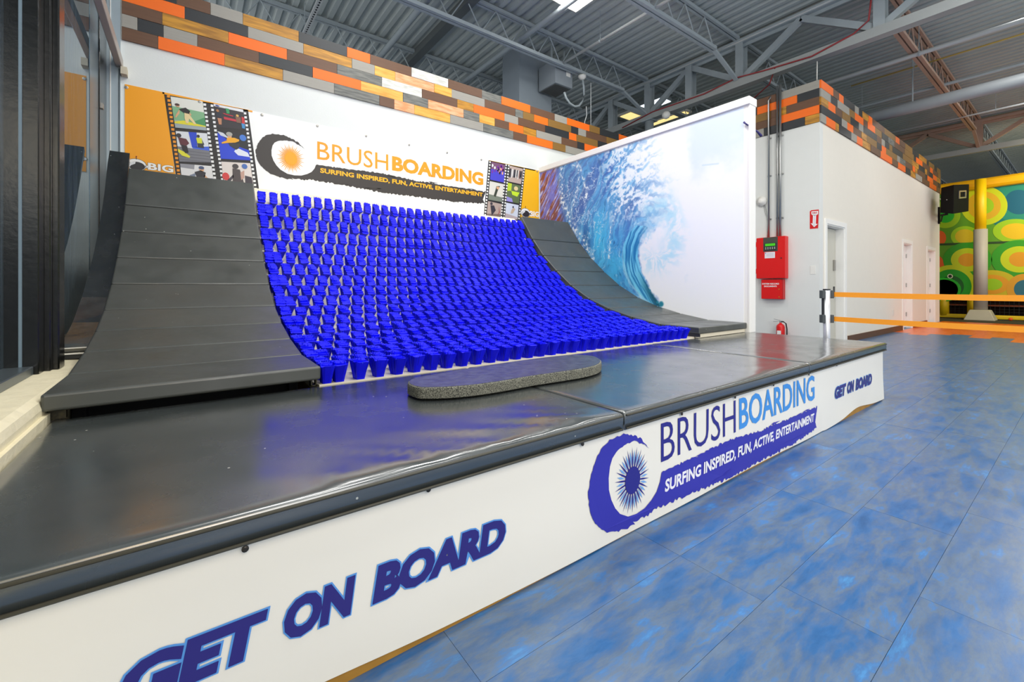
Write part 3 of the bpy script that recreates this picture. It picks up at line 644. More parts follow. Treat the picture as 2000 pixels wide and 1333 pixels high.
def logo(P, T, ink, strands, suncols, layer=0, spikes=36):
    P.poly([T(a, b) for a, b in SWD], ink, layer)
    rr = random.Random(5)
    for k in range(strands):
        a = rr.uniform(1.9, 3.4); b0 = .185+(a-1.9)*.0+rr.choice([-.135, .02])+rr.uniform(-.008, .008)
        L_ = rr.uniform(.05, .14); P.poly([T(a, b0), T(a+L_*.6, b0+.006), T(a+L_, b0+.002), T(a+L_*.5, b0-.003)], ink, layer+.5)
    c = (1.515, .226)
    for k in range(spikes):
        a = 2*math.pi*k/spikes; lo = .048; L_ = (.125 if k % 2 else .105); w = .011
        if k % 2 == 0 and suncols[1] != suncols[0]:
            f = lambda r, s: T(c[0]+r*math.cos(a)*.93-s*math.sin(a), c[1]+r*math.sin(a)*1.13+s*math.cos(a))
            P.poly([f(.055, 0), f(.085, w*.45), f(.112, 0), f(.085, -w*.45)], suncols[1], layer)
        else:
            f = lambda r, s: T(c[0]+r*math.cos(a)*.93-s*math.sin(a), c[1]+r*math.sin(a)*1.13+s*math.cos(a))
            hw = math.pi*lo/spikes*.97; P.poly([f(lo, hw), f(.075, hw*1.15), f(L_, 0), f(.075, -hw*1.15), f(lo, -hw)], suncols[0], layer)
    P.ell(T(*c)[0], T(*c)[1], abs(T(c[0]+.050, 0)[0]-T(c[0], 0)[0]), abs(T(0, .058)[1]-T(0, 0)[1]), suncols[0], layer+1, 28)
NAVY = (38, 36, 136); MID = (52, 50, 172); SKYB = (64, 148, 226)
P = SP(); logo(P, lambda a, b: (a, b), MID, 26, (NAVY, (120, 172, 232)), 0, 44); onskirt(P.build('printed_logo', sk_))
P = SP()
text(P, 'BRUSH', 1.720, .25, 2.406, .43, NAVY, 0, -.006)
onskirt(P.build('printed_lettering', sk_)); P = SP()
text(P, 'BOARDING', 2.446, .256, 3.53, .432, SKYB, 0, .018)
onskirt(P.build('printed_lettering', sk_)); P = SP()
words(SP, 'SURFING INSPIRED, FUN, ACTIVE, ENTERTAINMENT', 1.745, .098, 3.515, .166, (246, 244, 248), 1, .035, .12, lambda o: put(onskirt(o), sk_))
P = SP()
def get_on_board(a0, b0, a1, b1):
    w = a1-a0; segs = [('GET', 0, .278), ('ON', .312, .49), ('BOARD', .535, 1.0)]
    for word, s0, s1 in segs:
        xa, xb = a0+w*s0, a0+w*s1
        P = SP(); V, _ = glyphs(word, .06, .17, .98); R = (min(v[0] for v in V), min(v[1] for v in V), max(v[0] for v in V), max(v[1] for v in V))
        text(P, word, xa, b0, xb, b1, (92, 158, 232), 0, .088, .17, .98, ref=R)
        text(P, word, xa, b0, xb, b1, (44, 38, 124), 1, .055, .17, .98, ref=R)
        onskirt(P.build('printed_word', sk_))
get_on_board(-.118, .181, .847, .284)
get_on_board(3.925, .195, 4.835, .288)
for u, v in [(479, 1073), (837, 957), (1138, 868), (1332, 809), (1436, 776.5), (1511, 752.5), (1580, 732), (1634.5, 714), (1672, 700)]:
    p = on(u, v, 'y', YK); bm = bmesh.new(); lathe(bm, [(.0075, 0), (.0075, -.0035), (.004, -.005)], (p.x, YK+.002, p.z), 10, 'y'); bmo('screw', bm, mat('dark_screw', (60, 56, 50), .4, .6), sk_)

# ---- foam board lying on the mats
brd = thing('foam_board', 'long rounded dark foam board lying on the stage mats', 'board', (1.4, 1.75, ZT))
zt = ZT+.062
ol = [(796, 748), (800, 742), (815, 737), (848.6, 731), (920, 719), (1004, 706), (1075, 697), (1110, 694), (1138, 693.5), (1160, 696), (1173, 702), (1174, 708), (1165, 714), (1145, 719), (1122, 723), (1080, 729), (1037.7, 735), (985, 744), (936, 751), (895, 755), (862, 757), (835, 757.5), (818, 757), (803, 753)]
O2 = [on(u, v, 'z', zt) for u, v in ol]
# smooth closed outline
out = []
for i in range(len(O2)):
    p0, p1, p2, p3 = [O2[(i+k-1) % len(O2)] for k in range(4)]
    for t in (0, .25, .5, .75):
        out.append(.5*((2*p1)+(-p0+p2)*t+(2*p0-5*p1+4*p2-p3)*t*t+(-p0+3*p1-3*p2+p3)*t**3))
cx = sum((p.x for p in out))/len(out); cy = sum((p.y for p in out))/len(out)
bm = bmesh.new(); rings = []
for z, s in [(ZT+.008, .988), (ZT+.012, 1.0), (zt-.013, 1.0), (zt-.004, .996), (zt, .985)]:
    rings.append([bm.verts.new((cx+(p.x-cx)*s, cy+(p.y-cy)*(s if s == 1 else 1-(1-s)*2.5), z)) for p in out])
for a, b_ in zip(rings, rings[1:]):
    for i in range(len(out)): j = (i+1) % len(out); bm.faces.new([a[i], a[j], b_[j], b_[i]])
bm.faces.new(rings[0][::-1]); bmesh.ops.recalc_face_normals(bm, faces=bm.faces)
bmo('foam_core', bm, mat('speckled_foam', (46, 48, 44), .75, scale=220, c2=(142, 142, 128), bump=.4, bscale=180), brd)
bm = bmesh.new(); bm.faces.new([bm.verts.new((cx+(p.x-cx)*.985, cy+(p.y-cy)*.9625, zt+.001)) for p in out])
bmo('deck_skin', bm, mat('worn_deck_skin', (56, 60, 66), .3, scale=26, c2=(80, 84, 90), ior=1.8, bump=.12, bscale=90), brd)

# ================================================================== RAMP
PROF = [(2.37, .642), (2.83, .648), (3.2, .706), (3.55, .79), (3.87, .902), (4.2, 1.074), (4.49, 1.282), (4.77, 1.512), (5.015, 1.767), (5.30, 2.15), (5.62, 2.62)]
def zp(y): return float(np.interp(y, [p[0] for p in PROF], [p[1] for p in PROF]))
def nrm(y):
    s = (zp(y+.09)-zp(y-.09))/.18; L_ = math.hypot(1, s); return (-s/L_, 1/L_)
SEG = PROF[:10]
def pads(parent, x0, x1, th=.068):
    for (ya, za), (yb, zb_) in zip(SEG, SEG[1:]):
        d = Vector((0, yb-ya, zb_-za)); L_ = d.length; d /= L_; nn = Vector((0, -d.z, d.y))
        if (ya, za) == SEG[0]: pass
        bm = bmesh.new(); g = .003
        A = Vector((0, ya, za))+d*g; B = Vector((0, yb, zb_))-d*g
        nx, ny = 12, 5
        def pt(x, s, t):   # s along, t thickness 0..1 top
            q = A+(B-A)*s
            puff = .006*math.sin(math.pi*s)*1.0+.0018*mnoise.noise(Vector((x*5, q.y*6, q.z*5)))
            return Vector((x, q.y, q.z))-nn*th*(1-t)+nn*(puff if t == 1 else 0)
        P8 = [pt(x0, 0, 0), pt(x1, 0, 0), pt(x1, 1, 0), pt(x0, 1, 0), pt(x0, 0, 1), pt(x1, 0, 1), pt(x1, 1, 1), pt(x0, 1, 1)]
        hexa(bm, P8, .011, 3)
        bmo('pad', bm, M_pad, parent)
lr = thing('padded_ramp_edge', 'wide black padded run beside the dark windows, left of the brushes', 'pad', (0, 3.8, ZT))
pads(lr, -.455, .54)
bm = bmesh.new()
bx(bm, (-.43, 2.435, .563), (.53, 2.45, .583)); bx(bm, (-.445, 2.435, ZT+.001), (-.395, 2.46, .583)); bx(bm, (.505, 2.435, ZT+.001), (.512, 2.47, .583)); bx(bm, (.54-.012, 2.435, ZT+.001), (.535, 2.47, .583)); bx(bm, (.505, 2.435, .532), (.535, 2.47, .538))
bmo('steel_frame', bm, mat('chipped_black_steel', (44, 42, 32), .45, .4, scale=60, c2=(70, 64, 44)), lr)
bm = bmesh.new()
for sx in (-.44, .47):
    for (ya, za), (yb, zb_) in zip(SEG[1:], SEG[2:]):
        hexa(bm, [(sx, ya, .0), (sx+.045, ya, 0), (sx+.045, yb, 0), (sx, yb, 0), (sx, ya, za-.09), (sx+.045, ya, za-.09), (sx+.045, yb, zb_-.1), (sx, yb, zb_-.1)])
bx(bm, (-.44, 2.9, 0), (.515, 2.92, .55))
bmo('side_frame', bm, M_rubber, lr)
rrp = thing('padded_ramp_edge', 'narrow black padded run between the brushes and the wave mural', 'pad', (4.6, 3.8, ZT))
pads(rrp, 4.115, 5.115)
bm = bmesh.new(); bx(bm, (4.12, 2.395, ZT+.004), (5.11, 2.42, .572)); bx(bm, (4.12, 2.434, ZT-.05), (5.11, 2.9, .575)); bmo('cream_base', bm, M_cream, rrp)
bm = bmesh.new()
for (ya, za), (yb, zb_) in zip(SEG[1:], SEG[2:]):
    hexa(bm, [(4.13, ya, 0), (5.11, ya, 0), (5.11, yb, 0), (4.13, yb, 0), (4.13, ya, za-.085), (5.11, ya, za-.085), (5.11, yb, zb_-.1), (4.13, yb, zb_-.1)])
hexa(bm, [(4.116, 2.37, .545), (4.124, 2.37, .545), (4.124, 2.9, .545), (4.116, 2.9, .545), (4.116, 2.37, .575), (4.124, 2.37, .575), (4.124, 2.9, .578), (4.116, 2.9, .578)])
bmo('side_frame', bm, M_rubber, rrp)
# pad that leans on the sill behind the left run
sp = thing('sill_pad', 'creased black vinyl pad leaning on the cream sill beside the left padded run', 'pad', (-.54, 4.4, .64))
ys = [3.5+.1*i for i in range(21)]
bm = bmesh.new(); pr = []
for y in ys:
    z = .70+(zp(y-.02)-.785)*1.0; z = max(z, .70); n_ = nrm(y); pr.append((y, z, n_))
rg = []
for i, (y, z, n_) in enumerate(pr):
    w = .006*mnoise.noise(Vector((y*4, 1, 1)))
    rg.append([bm.verts.new(p) for p in [(-.604+w, y-n_[0]*-.0, z), (-.462, y, z+.012*mnoise.noise(Vector((y*5, 3, 2)))), (-.462, y-n_[0]*.05, z-n_[1]*.05), (-.604, y-n_[0]*.05, z-n_[1]*.05)]])
for a, b_ in zip(rg, rg[1:]):
    for k in range(4): bm.faces.new([a[k], a[(k+1) % 4], b_[(k+1) % 4], b_[k]])
bm.faces.new(rg[0][::-1]); bm.faces.new(rg[-1]); bmesh.ops.recalc_face_normals(bm, faces=bm.faces)
bmo('cover', bm, vinyl('creased_black_vinyl', (30, 33, 32), .2, .9), sp, False)
bm = bmesh.new(); bar(bm, (-.604, 3.493, .70), (-.462, 3.493, .70), .006, .006); bar(bm, (-.604, 3.49, .668), (-.462, 3.49, .668), .006, .008)
bmo('white_hem', bm, M_plastic, sp)
box('foot_block', (-.6, 3.51, .636), (-.47, 3.6, .662), M_rubber, sp)

# ---- brush ramp
TH = .122
br = thing('brush_ramp', 'curved ramp densely set with royal blue bristle brushes', 'ramp', (2.3, 3.8, ZT))
bm = bmesh.new(); ring = []
ysd = [2.43, 2.6, 2.83, 3.0, 3.2, 3.38, 3.55, 3.71, 3.87, 4.04, 4.2, 4.35, 4.49, 4.63, 4.77, 4.9, 5.015, 5.15, 5.3]
top = []
for y in ysd:
    n_ = nrm(y); top.append((y-n_[0]*TH, zp(y)-n_[1]*TH))
top[0] = (2.43, .536)
top += [(5.47, 2.13), (YB-.002, 2.175)]
for y, z in top: ring.append([bm.verts.new((.545, y, z)), bm.verts.new((4.108, y, z)), bm.verts.new((4.108, y, z-.04)), bm.verts.new((.545, y, z-.04))])
for a, b_ in zip(ring, ring[1:]):
    for k in range(4): bm.faces.new([a[k], a[(k+1) % 4], b_[(k+1) % 4], b_[k]])
bm.faces.new(ring[0][::-1]); bm.faces.new(ring[-1]); bmesh.ops.recalc_face_normals(bm, faces=bm.faces)
bmo('deck', bm, M_cream, br)
struct(box('trim_5', (.55, YB-.02, 2.178), (5.1, YB-.001, 2.204), M_cream), 'cream top board of the brush ramp under the wall banner')  # the ramp's top board, kept apart from it as wall trim
bm = bmesh.new()
for xk in (.56, 1.7, 2.9, 4.06):
    for (ya, za), (yb, zb_) in zip(list(zip([t[0] for t in top], [t[1] for t in top]))[:-2], list(zip([t[0] for t in top], [t[1] for t in top]))[1:-1]):
        hexa(bm, [(xk, ya, 0), (xk+.04, ya, 0), (xk+.04, yb, 0), (xk, yb, 0), (xk, ya, za-.045), (xk+.04, ya, za-.045), (xk+.04, yb, zb_-.045), (xk, yb, zb_-.045)])
bmo('rib_frame', bm, M_ply, br)
# brushes: slab-like fans of bristles
bristle = bpy.data.materials.new('royal_blue_bristle'); bristle.use_nodes = True; nt = bristle.node_tree; N = nt.nodes; L = nt.links; p = N['Principled BSDF']
p.inputs['Roughness'].default_value = .5; p.inputs['Specular IOR Level'].default_value = .25
at = N.new('ShaderNodeAttribute'); at.attribute_name = 'ink'; L.new(at.outputs['Color'], p.inputs['Base Color'])
p.inputs['Sheen Weight'].default_value = .0
def brush_mesh(seed):
    rr = random.Random(seed); V = []; Fc = []; C = []; H = TH; NS_ = 10
    q = lambda c: math.copysign(abs(c)**.6, c)
    for t in range(5):
        f = (t-2)/2.0; by = f*.030; ty = f*.066; hh = H*(1-.05*f*f)*rr.uniform(.98, 1.03); wx = rr.uniform(.035, .040)
        i0 = len(V)
        for z, s in ((0, 0), (.5, .45), (.97, 1)):
            ax = .021+(wx-.021)*s; ay = .010+(.0195-.010)*s; cy_ = by+(ty-by)*s
            for k in range(NS_):
                a = 2*math.pi*k/NS_; w = 1+rr.uniform(-.05, .05)*s
                V.append((ax*q(math.cos(a))*w+rr.uniform(-.002, .002)*s, cy_+ay*q(math.sin(a))*w, z*hh*(1+(rr.uniform(-.035, .035) if s == 1 else 0))))
        sh = [rr.random() for k in range(NS_)]
        for i in range(2):
            for k in range(NS_): Fc.append((i0+i*NS_+k, i0+i*NS_+(k+1) % NS_, i0+(i+1)*NS_+(k+1) % NS_, i0+(i+1)*NS_+k)); u = sh[k]; C.append((int(1+4*u), int(2+8*u), int(212+34*u)))
        Fc.append(tuple(i0+2*NS_+k for k in range(NS_))); C.append((3, 6, int(222+25*rr.random())))
    for k in range(56):
        t = rr.choice([-1, -.5, 0, .5, 1]); a = rr.uniform(0, 6.283); r = rr.uniform(.9, 1.1)
        b0 = Vector((.021*q(math.cos(a))*r, t*.030+.010*q(math.sin(a))*r, .02)); tp = Vector((.041*q(math.cos(a))*r, t*.068+.021*q(math.sin(a))*r, H*(1-.05*t*t)*rr.uniform(.98, 1.07)))
        w = .0022; tt = Vector((-math.sin(a), math.cos(a), 0)); i0 = len(V)
        V += [tuple(b0-tt*w), tuple(b0+tt*w), tuple(tp+tt*w), tuple(tp-tt*w)]; Fc.append((i0, i0+1, i0+2, i0+3)); u = rr.random(); C.append((int(2+16*u), int(4+26*u), int(205+45*u)) if u < .85 else (60, 84, 250))
    me = bpy.data.meshes.new('brush'); me.from_pydata(V, [], Fc); me.materials.append(bristle)
    ca = me.color_attributes.new('ink', 'FLOAT_COLOR', 'CORNER'); buf = []
    for pl, c in zip(me.polygons, C): buf += list(rgb(c))*pl.loop_total
    ca.data.foreach_set('color', buf); return me
BM = [brush_mesh(s) for s in range(5)]
ROWY = [2.485, 2.66, 2.855, 3.025, 3.21, 3.4, 3.6, 3.785, 3.95, 4.115, 4.265, 4.41, 4.555, 4.695, 4.835, 4.97, 5.08, 5.19]
spots = []
for r, y in enumerate(reversed(ROWY)):
    # r = 0 is the top row
    n_ = nrm(y) if y > 2.7 else (0, 1)
    x = .600 if r % 2 == 0 else .655
    if r % 2: spots.append((.589, y, n_))
    while x < 4.07: spots.append((x, y, n_)); x += .1108
def place(x, y, n_): 
    zt_ = zp(y) if y > 2.7 else .642
    return Vector((x, y-n_[0]*TH, zt_-n_[1]*TH))
spots = [s for s in spots]
spots.sort(key=lambda s: place(*s).dot(FW))
rr = random.Random(4); rest = []
for i, s in enumerate(spots):
    loc = place(*s); ang = math.atan2(-s[2][0], s[2][1])
    if i < 300:
        o = bpy.data.objects.new('brush', rr.choice(BM)); COL.objects.link(o)
        o.location = loc; o.rotation_euler = (ang, 0, rr.choice([0, math.pi])+rr.uniform(-.08, .08)); 
        o.rotation_mode = 'XYZ'
        # spin about own axis first, then lean with the deck
        from mathutils import Matrix
        o.matrix_basis = Matrix.Translation(loc) @ Matrix.Rotation(ang, 4, 'X') @ Matrix.Rotation(o.rotation_euler[2], 4, 'Z')
        put(o, br)
    else: rest.append((loc, ang, rr.choice([0, math.pi])+rr.uniform(-.08, .08), rr.choice(BM)))
print('brushes', len(spots))
from mathutils import Matrix
V = []; Fc = []; C = []
for loc, ang, sp_, me in rest:
    Mx = Matrix.Translation(loc) @ Matrix.Rotation(ang, 4, 'X') @ Matrix.Rotation(sp_, 4, 'Z'); i0 = len(V)
    V += [tuple(Mx @ v.co) for v in me.vertices]; ca = me.color_attributes['ink'].data
    for pl in me.polygons: Fc.append([i0+i for i in pl.vertices]); C.append(tuple(ca[pl.loop_start].color))
o = newmesh('brush_field', V, Fc, bristle, br); ca = o.data.color_attributes.new('ink', 'FLOAT_COLOR', 'CORNER'); buf = []
for pl, c in zip(o.data.polygons, C): buf += list(c)*pl.loop_total
ca.data.foreach_set('color', buf); o['kind'] = 'stuff'

# ================================================================== BACK BANNER
bb = thing('wall_banner', 'long white and orange banner with film strips on the back wall', 'banner', (2.3, YB, 2.6))
YN = YB-.006
ZB0, ZB1 = 2.205, 3.165
box('vinyl_sheet', (-.545, YB-.005, ZB0), (5.085, YB-.0005, ZB1), M_banner, bb)
def BP(): return Print((0, YN, 0), (1, 0, 0), (0, 0, 1), (0, -1, 0))
def q(u, v): p = on(u, v, 'y', YN); return (p.x, p.z)
c8 = lambda x, y: q(240+x*.1575, 160+y*.1575)
c6 = lambda x, y: q(960+x*.15, 260+y*.15)
OR = (252, 166, 6)
P = BP()
P.poly([(-.545, ZB0), (-.12, ZB0), (-.225, ZB1), (-.545, ZB1)], OR, 0)
P.poly([(-.24, ZB1-.02), (.6, ZB1-.02), (.6, ZB1), (-.24, ZB1)], OR, 0)
P.build('printed_background', bb); P = BP()
xr0, xr1 = q(1014, 420)[0], q(1026, 335)[0]
P.poly([(xr0, ZB0), (5.085, ZB0), (5.085, ZB1), (xr1, ZB1)], (254, 190, 12), 0)
P.poly([(4.0, ZB1-.02), (5.0, ZB1-.02), (5.0, ZB1), (4.0, ZB1)], (254, 190, 12), 0)
P.build('printed_background', bb)
T = lambda a, b: (.628+(a-1.241)*1.417, 2.435+(b-.054)*1.334)
P = BP(); logo(P, T, (56, 50, 46), 30, ((252, 166, 4), (252, 166, 4)), 0, 40); P.build('printed_logo', bb)
P = BP()
text(P, 'BRUSH', 1.325, 2.712, 2.273, 2.947, (250, 158, 6), 0, .0)
P.build('printed_lettering', bb); P = BP()
text(P, 'BOARDING', 2.329, 2.725, 3.886, 2.938, (250, 158, 6), 0, .045)
P.build('printed_lettering', bb); P = BP()
words(BP, 'SURFING INSPIRED, FUN, ACTIVE, ENTERTAINMENT', 1.361, 2.53, 3.875, 2.605, (255, 184, 12), 1, .035, 0, lambda o: put(o, bb))
# film strips
def lerp(a, b, t): return (a[0]+(b[0]-a[0])*t, a[1]+(b[1]-a[1])*t)
def holes(P, a, b, n, w, h, c):
    for i in range(n):
        m = lerp(a, b, i/(n-1)); P.poly([(m[0]-w/2, m[1]-h/2), (m[0]+w/2, m[1]-h/2+.002), (m[0]+w/2, m[1]+h/2+.002), (m[0]-w/2, m[1]+h/2)], c, 1)
BK = (30, 26, 24)
P = BP()
a0, a1 = (-.226, ZB1-.022), (-.117, ZB0); b0_, b1_ = (.555, ZB1-.003), (.672, ZB0)
P.poly([a0, a1, b1_, b0_], BK, 0)
holes(P, c8(565, 182), c8(700, 1200), 21, .026, .026, (240, 150, 20))
holes(P, c8(1015, 285), c8(1145, 1240), 20, .025, .026, (238, 238, 236))
holes(P, c8(1105, 298), c8(1240, 1260), 20, .025, .026, (238, 238, 236))
holes(P, c8(1515, 392), c8(1645, 1330), 20, .025, .026, (238, 238, 236))
strip1 = P.build('printed_film_strip', bb)
P = BP()
e0, e1 = q(954, 313), q(944.5, 423); f0, f1 = q(1026, 328), q(1015.5, 430)
P.poly([(e0[0], ZB1-.004), (e1[0], ZB0), (f1[0], ZB0), (f0[0], ZB1-.004)], BK, 0)
for a, b_ in ((q(957, 317), q(947.5, 420)), (q(988.5, 323), q(979, 424)), (q(993.5, 324), q(984, 425)), (q(1023.5, 331), q(1013.5, 427))): holes(P, a, b_, 19, .03, .028, (236, 234, 228))
strip2 = P.build('printed_film_strip', bb)
class Quad:
    "picture space: (0..1, 0..1), y up, mapped on a quad of the banner"
    def __init__(s, P, tl, tr, br_, bl): s.P = P; s.c = (tl, tr, br_, bl)
    def m(s, x, y): tl, tr, b_r, bl = s.c; return lerp(lerp(bl, b_r, x), lerp(tl, tr, x), y)
    def poly(s, pts, c, l=2): s.P.poly([s.m(*p) for p in pts], c, l)
    def fill(s, c): s.poly([(0, 0), (1, 0), (1, 1), (0, 1)], c, 1)
    def ell(s, x, y, rx, ry, c, l=2, n=12): s.poly([(x+rx*math.cos(2*math.pi*k/n), y+ry*math.sin(2*math.pi*k/n)) for k in range(n)], c, l)
def pic(name_parent, corners, draw):
    P = BP(); Q = Quad(P, *corners); draw(Q); P.build('printed_photo', name_parent)
SKIN = (222, 168, 124)
def d1(Q):   # surfer on a board in green water
    Q.fill((196, 208, 170)); Q.poly([(0, .25), (1, .2), (1, .62), (0, .7)], (128, 178, 132)); Q.poly([(0, .7), (1, .62), (1, 1), (0, 1)], (226, 226, 214)); Q.poly([(.5, .2), (1, .15), (1, .45)], (70, 146, 92), 3)
    Q.poly([(0, 0), (1, 0), (1, .14), (0, .24)], (160, 170, 172), 3); Q.poly([(0, .2), (.3, .26), (1, .15), (1, .12), (.6, .12), (0, .14)], (226, 214, 44), 4)
    Q.poly([(.2, .62), (.42, .7), (.55, .6), (.5, .5), (.34, .52)], (28, 26, 26), 5); Q.ell(.18, .73, .06, .05, SKIN, 5); Q.ell(.17, .76, .075, .04, (70, 44, 36), 6)
    Q.poly([(.22, .62), (.1, .45), (.04, .33), (.08, .33), (.2, .48)], SKIN, 5); Q.poly([(.5, .6), (.58, .48), (.53, .44)], SKIN, 5)
    Q.poly([(.36, .53), (.5, .5), (.7, .18), (.62, .17), (.48, .34), (.44, .18), (.36, .19), (.34, .35)], (232, 208, 152), 5)
def d2(Q):
    Q.fill((222, 224, 226)); Q.poly([(.4, 1), (.66, 1), (.62, .5), (.45, .5)], (30, 68, 200)); Q.poly([(.45, .5), (1, .55), (1, .38), (.5, .42)], (60, 98, 214), 2)
    Q.poly([(0, 0), (1, 0), (1, .4), (0, .5)], (120, 120, 126), 3); [Q.poly([(0, .08+.1*k), (1, .0+.1*k), (1, .01+.1*k), (0, .09+.1*k)], (90, 90, 98), 4) for k in range(4)]
    Q.poly([(0, .42), (.2, .32), (.36, .18), (.32, .13), (.1, .2), (0, .32)], (226, 220, 50), 5)
    Q.ell(.08, .86, .08, .07, (50, 48, 52), 5); Q.poly([(.05, .8), (.3, .76), (.38, .62), (.25, .5), (.1, .55)], (96, 40, 48), 5); Q.poly([(.12, .56), (.3, .52), (.32, .3), (.22, .28), (.14, .4)], (34, 30, 34), 6)
    Q.poly([(.62, .82), (.8, .82), (.8, .64), (.64, .64)], (214, 218, 40), 5); Q.ell(.7, .88, .05, .05, (44, 42, 44), 5); Q.poly([(.64, .64), (.82, .64), (.84, .48), (.64, .5)], (50, 50, 54), 5); Q.poly([(.8, .8), (.86, .6), (.82, .6)], (40, 40, 42), 5)
def d3(Q):
    Q.fill((228, 226, 224)); Q.poly([(0, 1), (.45, 1), (.42, .75), (0, .8)], (150, 150, 156)); Q.ell(.66, .78, .08, .12, SKIN, 3); Q.ell(.66, .86, .09, .09, (66, 84, 120), 4)
    Q.poly([(.42, .6), (.62, .72), (.78, .62), (.72, .3), (.48, .3)], (40, 38, 46), 3); Q.poly([(.74, .5), (.9, .2), (.84, .2), (.7, .42)], SKIN, 3); Q.ell(.95, .2, .14, .14, (40, 70, 180), 4); Q.poly([(.25, .4), (.45, .55), (.4, .2)], (120, 130, 150), 3)
def e1_(Q):
    Q.fill((44, 38, 42)); Q.poly([(0, 1), (1, 1), (1, .86), (0, .9)], (232, 232, 232)); Q.poly([(.04, .96), (.1, .98), (.2, .94), (.14, .9), (.06, .92)], (40, 60, 140), 3)
    Q.poly([(.28, .5), (.72, .44), (.72, .34), (.28, .38)], (196, 44, 60), 3); Q.poly([(.26, .66), (.62, .6), (.6, .57), (.3, .62)], (220, 40, 60), 3); Q.poly([(.38, .9), (.5, .9), (.5, .68), (.4, .66)], (50, 150, 90), 4)
    Q.poly([(.03, .66), (.2, .62), (.22, .4), (.04, .44)], (26, 34, 52), 4); Q.ell(.1, .72, .05, .06, (180, 120, 70), 5); Q.poly([(.06, .4), (.2, .4), (.17, .12), (.08, .12)], (190, 130, 96), 4)
    Q.poly([(.68, .6), (.86, .58), (.86, .3), (.7, .3)], (132, 92, 72), 4); Q.ell(.76, .64, .05, .06, (226, 176, 90), 5); Q.poly([(.9, .62), (1, .6), (.98, .25), (.88, .28)], (200, 40, 44), 4); Q.poly([(.86, .3), (.98, .28), (.96, .04), (.86, .06)], (60, 140, 196), 5)
def e2_(Q):
    Q.fill((26, 28, 34)); Q.poly([(0, 0), (1, 0), (1, .38), (.6, .5), (0, .95)], (28, 64, 208)); Q.poly([(0, 1), (.2, .95), (.4, .75), (.1, .85)], (210, 214, 220), 3); Q.ell(.86, .82, .12, .12, (66, 122, 206), 3)
    Q.ell(.4, .92, .11, .08, (170, 168, 158), 5); Q.ell(.4, .84, .075, .075, SKIN, 4); Q.poly([(.3, .78), (.56, .8), (.72, .74), (.7, .68), (.56, .62), (.34, .6), (.1, .55), (.1, .6), (.28, .68)], (240, 170, 20), 5)
    Q.poly([(.32, .6), (.72, .6), (.66, .42), (.56, .36), (.36, .5)], (48, 46, 50), 4); Q.poly([(.48, .3), (.6, .44), (.95, .28), (1, .12), (.6, .16)], (226, 230, 240), 3)
def e3_(Q):
    Q.fill((226, 216, 208)); Q.poly([(.35, .75), (.6, .72), (.72, .0), (.3, .0)], (76, 66, 66), 3); Q.ell(.46, .84, .11, .1, (66, 60, 60), 4); Q.poly([(.75, .5), (.98, .45), (1, 0), (.72, 0)], (60, 52, 60), 3); Q.ell(.78, .86, .1, .1, (70, 110, 180), 4)
    Q.ell(.1, .4, .12, .16, (216, 60, 60), 3); Q.poly([(.1, .2), (.35, .5), (.36, .4), (.16, .1)], (70, 60, 70), 3); Q.poly([(.6, .6), (.75, .7), (.72, .4), (.6, .3)], (196, 156, 140), 4)
pic(strip1, [c8(590, 182), c8(990, 245), c8(1035, 605), c8(650, 568)], d1)
pic(strip1, [c8(655, 610), c8(1042, 640), c8(1095, 1003), c8(700, 990)], d2)
pic(strip1, [c8(710, 1015), c8(1100, 1045), c8(1132, 1280), c8(735, 1240)], d3)
pic(strip1, [c8(1125, 272), c8(1490, 345), c8(1530, 597), c8(1165, 560)], e1_)
pic(strip1, [c8(1168, 612), c8(1528, 640), c8(1580, 975), c8(1215, 955)], e2_)
pic(strip1, [c8(1222, 990), c8(1580, 1010), c8(1625, 1330), c8(1250, 1290)], e3_)
def r1(Q):
    Q.fill((70, 66, 200)); rr = random.Random(3)
    Q.poly([(0, 1), (1, 1), (1, .6), (0, .6)], (120, 80, 110), 2)
    for k in range(16): Q.ell(rr.random()*.9+.05, .45+rr.random()*.45, .06, .09, rr.choice([(200, 60, 180), (230, 170, 140), (240, 240, 240), (120, 40, 160), (60, 50, 90)]), 3)
def r2(Q): Q.fill((222, 218, 206)); Q.poly([(0, 0), (1, 0), (1, .25), (0, .3)], (120, 128, 112), 2); Q.poly([(.35, .25), (.5, .2), (.62, .6), (.75, .85), (.5, .8), (.42, .5)], (54, 60, 44), 3); Q.ell(.6, .72, .1, .08, SKIN, 4)
def r3(Q): Q.fill((176, 156, 146)); Q.poly([(0, 0), (1, .1), (1, .3), (0, .2)], (120, 104, 96), 2); Q.poly([(.2, .75), (.45, .8), (.6, .5), (.35, .1), (.28, .4)], (48, 42, 52), 3); Q.ell(.25, .88, .09, .1, (60, 50, 60), 4); Q.poly([(.8, .8), (.9, .4), (.7, .1), (.84, .4)], (150, 50, 50), 3)
def s1(Q):
    Q.fill((190, 168, 156)); rr = random.Random(8)
    for k in range(12): Q.poly([(.08*k, .2+rr.random()*.3), (.08*k+.09, .3), (.08*k+.07, .85), (.08*k, .8)], rr.choice([(60, 54, 60), (220, 214, 208), (150, 110, 96), (40, 40, 48)]), 3)
def s2(Q): Q.fill((96, 112, 70)); Q.poly([(0, 1), (.3, 1), (.3, .6), (0, .55)], (190, 214, 40), 2); Q.poly([(.3, .6), (.95, .6), (.8, .35), (.4, .4)], (200, 230, 40), 3); Q.ell(.64, .78, .16, .12, (226, 206, 150), 4); Q.poly([(0, 0), (.5, 0), (.4, .2), (0, .25)], (150, 140, 210), 3)
